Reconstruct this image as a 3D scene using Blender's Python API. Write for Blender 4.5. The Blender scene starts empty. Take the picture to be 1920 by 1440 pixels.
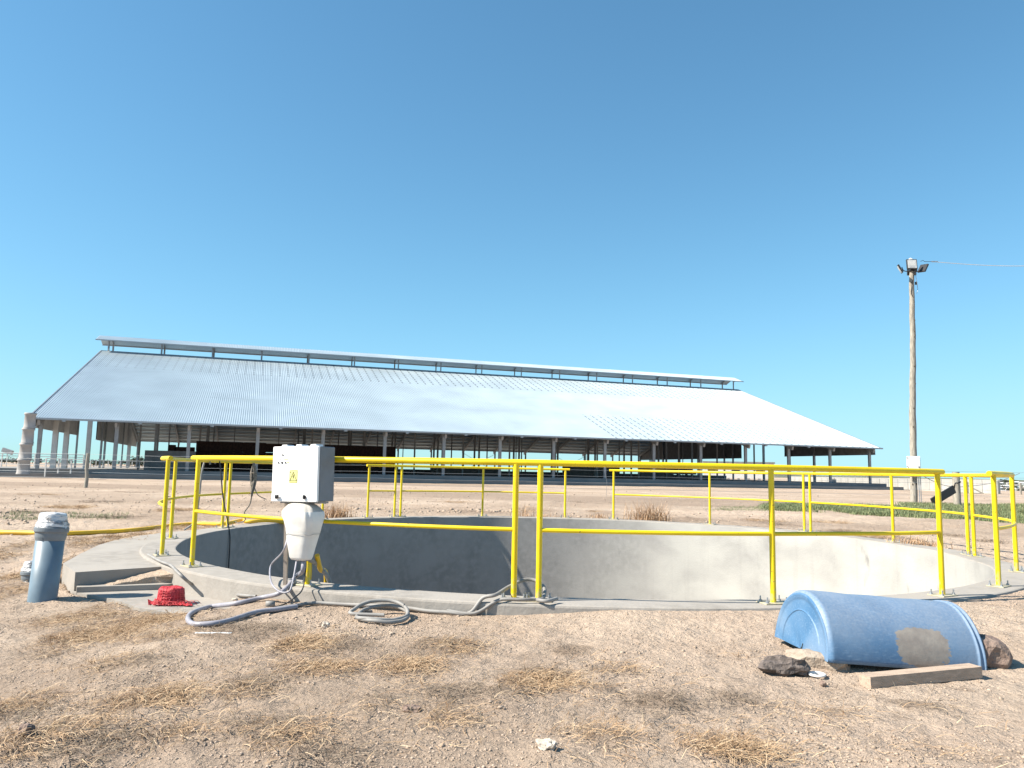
import bpy, math, random
import numpy as np
from mathutils import Vector, Matrix
random.seed(7)
RS = np.random.RandomState(7)
S = bpy.context.scene
R = math.radians
# ------------------------------------------------------------------ camera
F = 1440.0                                   # focal length in photo pixels (1920 wide)
PITCH = math.atan(164.5 / F); ROLL = R(1.15)
EYE = Vector((0, 0, 1.0))                    # z = 0 is the top of the tank rim
_f = Vector((0, math.cos(PITCH), math.sin(PITCH))); _r0 = Vector((1, 0, 0)); _u0 = _r0.cross(_f)
_r = _r0 * math.cos(ROLL) + _u0 * math.sin(ROLL); _u = _u0 * math.cos(ROLL) - _r0 * math.sin(ROLL)
cam = bpy.data.objects.new('camera', bpy.data.cameras.new('camera'))
S.collection.objects.link(cam); S.camera = cam
cam.data.sensor_width = 36; cam.data.lens = F / 1920 * 36
cam.data.clip_start = 0.05; cam.data.clip_end = 9000
M = Matrix((_r, _u, -_f)).transposed().to_4x4(); M.translation = EYE; cam.matrix_world = M
# ------------------------------------------------------------------ light
SUN_AZ, SUN_EL = 13.0, 43.0                  # direction the light travels towards, from +X; elevation
W = bpy.data.worlds.new('World'); S.world = W; W.use_nodes = True
wn = W.node_tree.nodes; wl = W.node_tree.links
sky = wn.new('ShaderNodeTexSky'); sky.sky_type = 'NISHITA'; sky.sun_disc = False
sky.sun_elevation = R(SUN_EL); sky.sun_rotation = R(270 - SUN_AZ)
sky.altitude = 0; sky.air_density = 1.0; sky.dust_density = 0.1; sky.ozone_density = 1.0
hs = wn.new('ShaderNodeMix'); hs.data_type = 'RGBA'; hs.blend_type = 'MULTIPLY'; hs.inputs[0].default_value = 1.0; hs.inputs[7].default_value = (.69, 1.13, 1.20, 1)   # the phone's cool white balance
wl.new(sky.outputs[0], hs.inputs[6])
def _vm(op, a, b):
    n_ = wn.new('ShaderNodeVectorMath'); n_.operation = op
    for i_, v_ in enumerate((a, b)):
        if isinstance(v_, tuple): n_.inputs[i_].default_value = v_
        else: wl.new(v_, n_.inputs[i_])
    return n_.outputs[0]
_kk = .170 ** 2                              # soft shoulder so that the bright horizon keeps its colour
_den = _vm('ADD', _vm('MULTIPLY', _vm('MULTIPLY', hs.outputs[2], hs.outputs[2]), (.82 * _kk, .28 * _kk, .12 * _kk)), (1, 1, 1))
wl.new(_vm('DIVIDE', hs.outputs[2], _den), wn['Background'].inputs['Color'])
wn['Background'].inputs['Strength'].default_value = 0.079
sun = bpy.data.objects.new('sun', bpy.data.lights.new('sun', 'SUN')); S.collection.objects.link(sun)
sun.data.energy = 5.0; sun.data.angle = R(0.55); sun.data.color = (1.0, 0.92, 0.80)
_sd = Vector((math.cos(R(SUN_AZ)) * math.cos(R(SUN_EL)), math.sin(R(SUN_AZ)) * math.cos(R(SUN_EL)), -math.sin(R(SUN_EL))))
sun.rotation_euler = _sd.to_track_quat('-Z', 'Y').to_euler(); sun.location = (-20, -10, 30)
S.view_settings.view_transform = 'Standard'; S.view_settings.look = 'None'
S.view_settings.exposure = 1.1; S.view_settings.gamma = 1; S.view_settings.use_curve_mapping = False
# ------------------------------------------------------------------ survey helpers: sight line through a photo point, met at a known height / distance
def ray(px, py): return _f + _r * ((px - 960) / F) - _u * ((py - 720) / F)
def onz(px, py, z=0.0): d = ray(px, py); return EYE + d * ((z - 1.0) / d.z)
def aty(px, py, Y): d = ray(px, py); return EYE + d * (Y / d.y)
# ------------------------------------------------------------------ materials
def new_mat(name):
    m = bpy.data.materials.new(name); m.use_nodes = True
    return m, m.node_tree.nodes, m.node_tree.links, m.node_tree.nodes['Principled BSDF']
def mat(name, col, col2=None, rough=.6, metal=0., scale=6., bump=0., bscale=60., detail=6, contrast=(.35, .65), spec=.5, coat=0., stretch=None):
    m, n, l, b = new_mat(name)
    b.inputs['Roughness'].default_value = rough; b.inputs['Metallic'].default_value = metal
    b.inputs['Specular IOR Level'].default_value = spec; b.inputs['Coat Weight'].default_value = coat
    tc = n.new('ShaderNodeTexCoord'); src = tc.outputs['Object']
    if stretch:
        mp = n.new('ShaderNodeMapping'); mp.inputs['Scale'].default_value = stretch; l.new(src, mp.inputs[0]); src = mp.outputs[0]
    if col2 is None: col2 = tuple(c * .82 for c in col)
    nz = n.new('ShaderNodeTexNoise'); nz.inputs['Scale'].default_value = scale; nz.inputs['Detail'].default_value = detail
    l.new(src, nz.inputs['Vector'])
    cr = n.new('ShaderNodeValToRGB'); cr.color_ramp.elements[0].position = contrast[0]; cr.color_ramp.elements[1].position = contrast[1]
    cr.color_ramp.elements[0].color = (*col2, 1); cr.color_ramp.elements[1].color = (*col, 1)
    l.new(nz.outputs['Fac'], cr.inputs[0]); l.new(cr.outputs[0], b.inputs['Base Color'])
    if bump:
        nb = n.new('ShaderNodeTexNoise'); nb.inputs['Scale'].default_value = bscale; nb.inputs['Detail'].default_value = 5
        l.new(src, nb.inputs['Vector']); bp = n.new('ShaderNodeBump'); bp.inputs['Strength'].default_value = bump; bp.inputs['Distance'].default_value = .02
        l.new(nb.outputs['Fac'], bp.inputs['Height']); l.new(bp.outputs[0], b.inputs['Normal'])
    return m
MT = {}
MT['yellow'] = mat('yellow_paint', (.80, .60, .002), (.74, .53, .002), rough=.38, scale=9, bump=.05, bscale=40, spec=.4)
def yellow_mat():
    m, n, l, b = new_mat('yellow_rail_paint'); b.inputs['Roughness'].default_value = .42
    g = n.new('ShaderNodeNewGeometry')
    def noise(sc, d=5):
        z = n.new('ShaderNodeTexNoise'); z.inputs['Scale'].default_value = sc; z.inputs['Detail'].default_value = d; l.new(g.outputs['Position'], z.inputs['Vector']); return z.outputs['Fac']
    def ramp(f, p0, p1, c0, c1):
        r = n.new('ShaderNodeValToRGB'); r.color_ramp.elements[0].position = p0; r.color_ramp.elements[1].position = p1; r.color_ramp.elements[0].color = (*c0, 1); r.color_ramp.elements[1].color = (*c1, 1); l.new(f, r.inputs[0]); return r.outputs[0]
    base = ramp(noise(3), .35, .7, (.70, .49, .002), (.82, .62, .004))
    x = n.new('ShaderNodeMix'); x.data_type = 'RGBA'; l.new(ramp(noise(42, 3), .70, .73, (0, 0, 0), (1, 1, 1)), x.inputs[0]); l.new(base, x.inputs[6]); x.inputs[7].default_value = (.16, .09, .03, 1)
    # splashed mortar and dust near the feet
    sp = n.new('ShaderNodeSeparateXYZ'); l.new(g.outputs['Position'], sp.inputs[0]); mr = n.new('ShaderNodeMapRange'); mr.inputs['From Min'].default_value = .22; mr.inputs['From Max'].default_value = .0; l.new(sp.outputs['Z'], mr.inputs['Value'])
    mu = n.new('ShaderNodeMath'); mu.operation = 'MULTIPLY'; l.new(mr.outputs[0], mu.inputs[0]); l.new(ramp(noise(24, 4), .46, .6, (0, 0, 0), (.8, .8, .8)), mu.inputs[1])
    y = n.new('ShaderNodeMix'); y.data_type = 'RGBA'; l.new(mu.outputs[0], y.inputs[0]); l.new(x.outputs[2], y.inputs[6]); y.inputs[7].default_value = (.46, .38, .22, 1)
    l.new(y.outputs[2], b.inputs['Base Color']); return m
MT['yellow'] = yellow_mat()
MT['yellow_hose'] = mat('yellow_hose', (.80, .50, .02), (.60, .36, .03), rough=.55, scale=5)
MT['galv'] = mat('galvanised_steel', (.42, .44, .46), (.30, .32, .34), rough=.45, metal=.6, scale=20)
MT['frame'] = mat('grey_frame_steel', (.30, .31, .32), (.24, .25, .26), rough=.5, metal=.3, scale=3)
MT['frame_white'] = mat('pale_concrete_column', (.62, .61, .59), (.52, .51, .50), rough=.8, scale=2)
MT['plate'] = mat('base_plate_steel', (.52, .47, .33), (.36, .32, .22), rough=.6, metal=.2, scale=25)
MT['box_side'] = mat('shade_toned_enclosure', (.18, .20, .225), (.15, .165, .185), rough=.6, scale=8)  # body painted darker than the door, standing in for shade on its side
MT['white_box'] = mat('white_enamel', (.90, .90, .89), (.87, .87, .86), rough=.45, scale=5)
MT['white_plastic'] = mat('white_plastic', (.76, .75, .72), (.68, .66, .62), rough=.42, scale=7, bump=.12, bscale=14)
MT['dusty_plastic'] = mat('dusty_plastic_top', (.50, .47, .43), (.38, .36, .33), rough=.8, scale=14)
MT['black'] = mat('black_plastic', (.02, .02, .022), rough=.4)
MT['sticker'] = mat('warning_sticker', (.78, .76, .28), (.74, .70, .24), rough=.5)
MT['ink'] = mat('printed_ink', (.05, .05, .03), rough=.6)
MT['yellow_ink'] = mat('yellow_ink', (.62, .62, .12), rough=.6)
MT['pvc'] = mat('blue_grey_pvc', (.155, .215, .265), (.125, .175, .215), rough=.42, scale=8, contrast=(.3, .6))
MT['pvc_ring'] = mat('blue_grey_pvc_collar', (.19, .215, .235), (.14, .165, .185), rough=.5, scale=12)
MT['wrap'] = mat('cellophane_wrap', (.66, .66, .66), (.22, .22, .23), rough=.22, scale=9, bump=.8, bscale=22, contrast=(.40, .52), stretch=(1, 1, 3))
MT['red'] = mat('red_netting', (.62, .035, .05), (.34, .014, .02), rough=.6, scale=26, bump=.9, bscale=55)
MT['red_pale'] = mat('red_net_strand', (.72, .10, .12), (.60, .05, .07), rough=.5)
MT['grey_hose'] = mat('grey_conduit', (.27, .26, .245), (.19, .18, .17), rough=.6, scale=9, contrast=(.3, .6))
MT['lilac_hose'] = mat('lilac_grey_conduit', (.32, .31, .35), (.24, .235, .265), rough=.5, scale=9)
MT['cable'] = mat('black_cable', (.03, .03, .032), rough=.5)
MT['rope'] = mat('frayed_rope', (.36, .31, .25), (.16, .14, .12), rough=.95, scale=60, bump=.8, bscale=160)
MT['wood_grey'] = mat('weathered_wood', (.40, .37, .31), (.20, .18, .15), rough=.9, scale=5, bump=.6, bscale=30, stretch=(6, 6, .6))
MT['timber'] = mat('dusty_timber', (.47, .36, .275), (.35, .265, .20), rough=.85, scale=10, bump=.4, bscale=50, stretch=(1, 5, 5))
MT['rock'] = mat('dark_rock', (.17, .14, .125), (.07, .058, .052), rough=.95, scale=22, bump=1.0, bscale=45)
MT['rock_pale'] = mat('pale_rock', (.52, .46, .39), (.40, .34, .28), rough=.9, scale=18, bump=.6, bscale=50)
MT['clodrock'] = mat('tan_rock', (.36, .30, .24), (.28, .22, .17), rough=.95, scale=16, bump=.8, bscale=40)
MT['rock_brown'] = mat('brown_rock', (.26, .19, .15), (.17, .12, .10), rough=.95, scale=16, bump=.8, bscale=40)
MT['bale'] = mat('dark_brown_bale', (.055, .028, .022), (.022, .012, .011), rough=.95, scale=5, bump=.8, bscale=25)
MT['feedwall'] = mat('grey_concrete', (.22, .22, .22), (.16, .16, .16), rough=.9, scale=2)  # even mid-grey concrete tone
MT['truck_white'] = mat('white_vehicle_paint', (.62, .62, .60), (.52, .52, .50), rough=.5)
MT['glass'] = mat('dark_glass', (.02, .025, .03), rough=.12)
MT['leaf'] = mat('dark_foliage', (.045, .055, .03), (.025, .032, .018), rough=.8, scale=1)
MT['lens'] = mat('lamp_glass', (.55, .56, .55), (.50, .51, .50), rough=.2)
MT['bark'] = mat('bark', (.10, .08, .06), rough=.95)

def straw_mat(name, a, b, c):
    m, n, l, bs = new_mat(name); bs.inputs['Roughness'].default_value = .75
    at = n.new('ShaderNodeAttribute'); at.attribute_name = 'tone'; cr = n.new('ShaderNodeValToRGB')
    cr.color_ramp.elements[0].color = (*a, 1); cr.color_ramp.elements[1].color = (*c, 1)
    e = cr.color_ramp.elements.new(.5); e.color = (*b, 1)
    l.new(at.outputs['Fac'], cr.inputs[0]); l.new(cr.outputs[0], bs.inputs['Base Color'])
    return m
MT['straw'] = straw_mat('dry_straw', (.19, .11, .06), (.38, .25, .14), (.60, .46, .30))
MT['dead'] = straw_mat('dead_stalks', (.10, .075, .055), (.18, .135, .095), (.40, .31, .22))
MT['green'] = straw_mat('green_grass', (.085, .12, .05), (.14, .18, .08), (.30, .29, .15))
MT['weed'] = straw_mat('dead_weed', (.20, .11, .06), (.40, .25, .14), (.58, .42, .27))

def concrete(name, base, dark, light, wall=False):
    m, n, l, b = new_mat(name); b.inputs['Roughness'].default_value = .88; b.inputs['Specular IOR Level'].default_value = .25
    g = n.new('ShaderNodeNewGeometry'); pos = g.outputs['Position']
    def noise(scale, detail=6, st=None, dist=0.):
        src = pos
        if st: mp = n.new('ShaderNodeMapping'); mp.inputs['Scale'].default_value = st; l.new(pos, mp.inputs[0]); src = mp.outputs[0]
        z = n.new('ShaderNodeTexNoise'); z.inputs['Scale'].default_value = scale; z.inputs['Detail'].default_value = detail; z.inputs['Distortion'].default_value = dist
        l.new(src, z.inputs['Vector']); return z.outputs['Fac']
    def ramp(f, p0, p1, c0=(0, 0, 0), c1=(1, 1, 1)):
        r = n.new('ShaderNodeValToRGB'); r.color_ramp.elements[0].position = p0; r.color_ramp.elements[1].position = p1
        r.color_ramp.elements[0].color = (*c0, 1); r.color_ramp.elements[1].color = (*c1, 1); l.new(f, r.inputs[0]); return r.outputs[0]
    def mix(f, a, bb, mode='MIX', k=None):
        x = n.new('ShaderNodeMix'); x.data_type = 'RGBA'; x.blend_type = mode
        if f is None: x.inputs[0].default_value = k
        else: l.new(f, x.inputs[0])
        for sock, v in ((x.inputs[6], a), (x.inputs[7], bb)):
            if isinstance(v, tuple): sock.default_value = (*v, 1)
            else: l.new(v, sock)
        return x.outputs[2]
    c = mix(ramp(noise(1.1, 7, None, .6), .38, .62), dark, base)
    c = mix(ramp(noise(9, 6), .40, .68), c, base)
    if wall:
        # white lime bloom in big patches on the right side, greyer render on the left
        sx = n.new('ShaderNodeSeparateXYZ'); l.new(pos, sx.inputs[0])
        mr = n.new('ShaderNodeMapRange'); mr.inputs['From Min'].default_value = .8; mr.inputs['From Max'].default_value = 4.0
        l.new(sx.outputs['X'], mr.inputs['Value'])
        p = ramp(noise(.75, 7, (1, 1, 1.6), .25), .22, .58)
        mu = n.new('ShaderNodeMath'); mu.operation = 'MULTIPLY'; l.new(mr.outputs[0], mu.inputs[0]); l.new(p, mu.inputs[1])
        c = mix(mu.outputs[0], c, light)
        c = mix(ramp(noise(5, 7, (1, 1, .5), .2), .66, .84), c, dark)
        s = ramp(noise(3.2, 4, (2.2, 2.2, .12)), .55, .75)
        m2 = n.new('ShaderNodeMath'); m2.operation = 'MULTIPLY'; l.new(s, m2.inputs[0]); m2.inputs[1].default_value = .22
        c = mix(m2.outputs[0], c, dark)
    # pits
    v = ramp(noise(70, 2), .70, .76); m3 = n.new('ShaderNodeMath'); m3.operation = 'MULTIPLY'; l.new(v, m3.inputs[0]); m3.inputs[1].default_value = .5
    c = mix(m3.outputs[0], c, dark)
    l.new(c, b.inputs['Base Color'])
    bp = n.new('ShaderNodeBump'); bp.inputs['Strength'].default_value = .35; bp.inputs['Distance'].default_value = .01
    l.new(noise(35, 8), bp.inputs['Height']); l.new(bp.outputs[0], b.inputs['Normal'])
    return m
MT['tank'] = concrete('tank_render', (.275, .265, .255), (.215, .208, .20), (.41, .40, .37), wall=True)
MT['conc'] = concrete('concrete', (.33, .305, .275), (.26, .24, .215), (.5, .5, .5))
MT['conc_far'] = mat('far_concrete', (.24, .235, .225), (.19, .185, .18), rough=.9, scale=.6)
MT['stack'] = mat('stack_pipe_grey', (.40, .385, .37), (.32, .31, .30), rough=.8, scale=1.5)
MT['wall_pale'] = mat('pale_precast', (.43, .425, .40), (.34, .335, .315), rough=.85, scale=.8)

def roof_mat(name, ticks, fade):
    m, n, l, b = new_mat(name)
    b.inputs['Metallic'].default_value = .6; b.inputs['Roughness'].default_value = .5
    uv = n.new('ShaderNodeUVMap'); sp = n.new('ShaderNodeSeparateXYZ'); l.new(uv.outputs[0], sp.inputs[0])
    nz = n.new('ShaderNodeTexNoise'); nz.inputs['Scale'].default_value = .25; nz.inputs['Detail'].default_value = 7; l.new(uv.outputs[0], nz.inputs['Vector'])
    cr = n.new('ShaderNodeValToRGB'); cr.color_ramp.elements[0].position = .3; cr.color_ramp.elements[1].position = .7
    cr.color_ramp.elements[0].color = (.40, .475, .52, 1); cr.color_ramp.elements[1].color = (.49, .575, .62, 1); l.new(nz.outputs['Fac'], cr.inputs[0])
    out = cr.outputs[0]
    if ticks:
        def mth(op, a, bv=None, cv=None):
            x = n.new('ShaderNodeMath'); x.operation = op
            for i, v in enumerate((a, bv, cv)):
                if v is None: continue
                if isinstance(v, (int, float)): x.inputs[i].default_value = v
                else: l.new(v, x.inputs[i])
            return x.outputs[0]
        fr = mth('FRACT', mth('DIVIDE', sp.outputs['X'], 1.0)); line = mth('LESS_THAN', fr, .20)
        dash = mth('GREATER_THAN', mth('SINE', mth('MULTIPLY', sp.outputs['Y'], 6.0)), -.55)
        a = mth('MULTIPLY', line, dash)
        mr = n.new('ShaderNodeMapRange'); mr.inputs['From Min'].default_value = fade[0]; mr.inputs['From Max'].default_value = fade[1]
        mr.inputs['To Min'].default_value = .25; mr.inputs['To Max'].default_value = .75
        l.new(sp.outputs['X'], mr.inputs['Value']); a = mth('MULTIPLY', a, mr.outputs[0])
        x = n.new('ShaderNodeMix'); x.data_type = 'RGBA'; l.new(a, x.inputs[0]); l.new(out, x.inputs[6]); x.inputs[7].default_value = (.09, .11, .13, 1); out = x.outputs[2]
    l.new(out, b.inputs['Base Color'])
    return m
MT['roof'] = roof_mat('galvanised_roof_sheet', False, (0, 1))
MT['roof_top'] = roof_mat('galvanised_roof_sheet_dashed', True, (8, 45))  # dark dashes along the ribs, stronger towards the right end
MT['roof_low'] = roof_mat('galvanised_roof_sheet_streaked', True, (0, 1))

def blue_mat():
    m, n, l, b = new_mat('faded_blue_drum'); b.inputs['Roughness'].default_value = .55
    tc = n.new('ShaderNodeTexCoord')
    def noise(s, d=6, st=(1, 1, 1)):
        mp = n.new('ShaderNodeMapping'); mp.inputs['Scale'].default_value = st; l.new(tc.outputs['Object'], mp.inputs[0])
        z = n.new('ShaderNodeTexNoise'); z.inputs['Scale'].default_value = s; z.inputs['Detail'].default_value = d; l.new(mp.outputs[0], z.inputs['Vector']); return z.outputs['Fac']
    def ramp(f, p0, p1, c0=(0, 0, 0), c1=(1, 1, 1)):
        r = n.new('ShaderNodeValToRGB'); r.color_ramp.elements[0].position = p0; r.color_ramp.elements[1].position = p1
        r.color_ramp.elements[0].color = (*c0, 1); r.color_ramp.elements[1].color = (*c1, 1); l.new(f, r.inputs[0]); return r.outputs[0]
    base = ramp(noise(4), .35, .7, (.05, .14, .27), (.075, .18, .32))
    x = n.new('ShaderNodeMix'); x.data_type = 'RGBA'; l.new(ramp(noise(55, 4, (.25, 1.6, 1.6)), .55, .85), x.inputs[0]); l.new(base, x.inputs[6]); x.inputs[7].default_value = (.17, .28, .42, 1)
    sc = n.new('ShaderNodeMath'); sc.operation = 'MULTIPLY'; sc.inputs[1].default_value = .55; l.new(ramp(noise(3, 8), .45, .75), sc.inputs[0])
    y = n.new('ShaderNodeMix'); y.data_type = 'RGBA'; l.new(sc.outputs[0], y.inputs[0]); l.new(x.outputs[2], y.inputs[6]); y.inputs[7].default_value = (.24, .30, .38, 1)
    dn = n.new('ShaderNodeAttribute'); dn.attribute_name = 'dust'; dm = n.new('ShaderNodeMath'); dm.operation = 'MULTIPLY'; l.new(dn.outputs['Fac'], dm.inputs[0]); l.new(ramp(noise(75, 8), .2, .75, (.22, .22, .22), (.70, .70, .70)), dm.inputs[1])
    y2 = n.new('ShaderNodeMix'); y2.data_type = 'RGBA'; l.new(dm.outputs[0], y2.inputs[0]); l.new(y.outputs[2], y2.inputs[6]); y2.inputs[7].default_value = (.27, .31, .37, 1); y = y2
    # worn grey label patch, an area of the shell itself (attribute painted on the mesh)
    at = n.new('ShaderNodeAttribute'); at.attribute_name = 'patch'
    ad = n.new('ShaderNodeMath'); ad.operation = 'ADD'; l.new(at.outputs['Fac'], ad.inputs[0])
    nn = n.new('ShaderNodeMath'); nn.operation = 'MULTIPLY_ADD'; l.new(noise(45, 4, (.4, 2, 1)), nn.inputs[0]); nn.inputs[1].default_value = .9; nn.inputs[2].default_value = -.45
    l.new(nn.outputs[0], ad.inputs[1])
    z = n.new('ShaderNodeMix'); z.data_type = 'RGBA'; l.new(ramp(ad.outputs[0], .47, .53), z.inputs[0]); l.new(y.outputs[2], z.inputs[6])
    l.new(ramp(noise(14, 5), .3, .7, (.23, .20, .175), (.32, .285, .245)), z.inputs[7])
    l.new(z.outputs[2], b.inputs['Base Color'])
    bp = n.new('ShaderNodeBump'); bp.inputs['Strength'].default_value = .15; bp.inputs['Distance'].default_value = .01; l.new(noise(40), bp.inputs['Height']); l.new(bp.outputs[0], b.inputs['Normal'])
    return m
MT['drum'] = blue_mat()

def ground_mat():
    m, n, l, b = new_mat('sandy_soil'); b.inputs['Roughness'].default_value = .95; b.inputs['Specular IOR Level'].default_value = .1
    g = n.new('ShaderNodeNewGeometry'); pos = g.outputs['Position']
    def noise(s, d=6, st=None, dist=0., rough=.5):
        src = pos
        if st: mp = n.new('ShaderNodeMapping'); mp.inputs['Scale'].default_value = st; l.new(pos, mp.inputs[0]); src = mp.outputs[0]
        z = n.new('ShaderNodeTexNoise'); z.inputs['Scale'].default_value = s; z.inputs['Detail'].default_value = d; z.inputs['Distortion'].default_value = dist; z.inputs['Roughness'].default_value = rough
        l.new(src, z.inputs['Vector']); return z.outputs['Fac']
    def ramp(f, p0, p1, c0=(0, 0, 0), c1=(1, 1, 1)):
        r = n.new('ShaderNodeValToRGB'); r.color_ramp.elements[0].position = p0; r.color_ramp.elements[1].position = p1
        r.color_ramp.elements[0].color = (*c0, 1); r.color_ramp.elements[1].color = (*c1, 1); l.new(f, r.inputs[0]); return r.outputs[0]
    def mix(f, a, bb, k=1.):
        x = n.new('ShaderNodeMix'); x.data_type = 'RGBA'
        q = n.new('ShaderNodeMath'); q.operation = 'MULTIPLY'; q.inputs[1].default_value = k; l.new(f, q.inputs[0]); l.new(q.outputs[0], x.inputs[0])
        for sock, v in ((x.inputs[6], a), (x.inputs[7], bb)):
            if isinstance(v, tuple): sock.default_value = (*v, 1)
            else: l.new(v, sock)
        return x.outputs[2]
    c = ramp(noise(.5, 6, None, .4), .35, .65, (.45, .35, .272), (.50, .40, .312))
    c = mix(ramp(noise(2.2, 7, (1, .8, 1), .6), .56, .72), c, (.32, .24, .18), .6)       # damp or trodden darker soil
    c = mix(ramp(noise(28, 5), .55, .75), c, (.30, .225, .17), .6)
    c = mix(ramp(noise(5.5, 8, None, .5, .65), .56, .66), c, (.27, .20, .15), .55)
    c = mix(ramp(noise(90, 3), .60, .70), c, (.22, .16, .115), .7)                       # dark grains
    c = mix(ramp(noise(60, 3), .66, .74), c, (.66, .56, .45), .6)                          # pale grit
    c = mix(ramp(noise(.16, 7, (.6, 1.1, 1), .8), .50, .66), c, (.34, .25, .18), .6)   # long trodden bands out in the paddock
    a = n.new('ShaderNodeAttribute'); a.attribute_name = 'litter'
    c = mix(a.outputs['Fac'], c, (.20, .145, .105), .65)
    a2 = n.new('ShaderNodeAttribute'); a2.attribute_name = 'track'
    c = mix(a2.outputs['Fac'], c, (.27, .205, .155), .8)
    l.new(c, b.inputs['Base Color'])
    h = n.new('ShaderNodeMath'); h.operation = 'MULTIPLY_ADD'; l.new(noise(45, 6, None, 0, .7), h.inputs[0]); h.inputs[1].default_value = 1.0; 
    h2 = n.new('ShaderNodeMath'); h2.operation = 'MULTIPLY'; l.new(noise(11, 5), h2.inputs[0]); h2.inputs[1].default_value = 1.6; h3 = n.new('ShaderNodeMath'); h3.operation = 'MULTIPLY_ADD'; l.new(noise(2.6, 9, None, .3, .62), h3.inputs[0]); h3.inputs[1].default_value = 5.0; l.new(h2.outputs[0], h3.inputs[2]); l.new(h3.outputs[0], h.inputs[2])
    bp = n.new('ShaderNodeBump'); bp.inputs['Strength'].default_value = 1.0; bp.inputs['Distance'].default_value = .022
    l.new(h.outputs[0], bp.inputs['Height']); l.new(bp.outputs[0], b.inputs['Normal'])
    return m
MT['ground'] = ground_mat()

# ------------------------------------------------------------------ mesh helpers
WM = {}                                       # object name -> world matrix
def place(o, mw, parent=None):
    WM[o.name] = mw
    if parent is not None:
        o.parent = parent; o.matrix_parent_inverse = WM[parent.name].inverted()
    o.matrix_basis = mw
    S.collection.objects.link(o); return o
def tag(o, label=None, cat=None, group=None, kind=None):
    if label: o['label'] = label
    if cat: o['category'] = cat
    if group: o['group'] = group
    if kind: o['kind'] = kind
    return o
def empty(name, loc, rz=0., label=None, cat=None, group=None):
    o = bpy.data.objects.new(name, None); o.empty_display_size = .2
    place(o, Matrix.Translation(loc) @ Matrix.Rotation(rz, 4, 'Z')); return tag(o, label, cat, group)
def catmull(pts, n=6):
    pts = [Vector(p) for p in pts]; P = [pts[0] * 2 - pts[1]] + pts + [pts[-1] * 2 - pts[-2]]; out = []
    for i in range(1, len(P) - 2):
        for k in range(n):
            t = k / n; a, b, c, d = P[i - 1], P[i], P[i + 1], P[i + 2]
            out.append(.5 * ((2 * b) + (c - a) * t + (2 * a - 5 * b + 4 * c - d) * t * t + (3 * b - a - 3 * c + d) * t ** 3))
    out.append(pts[-1]); return out
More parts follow.
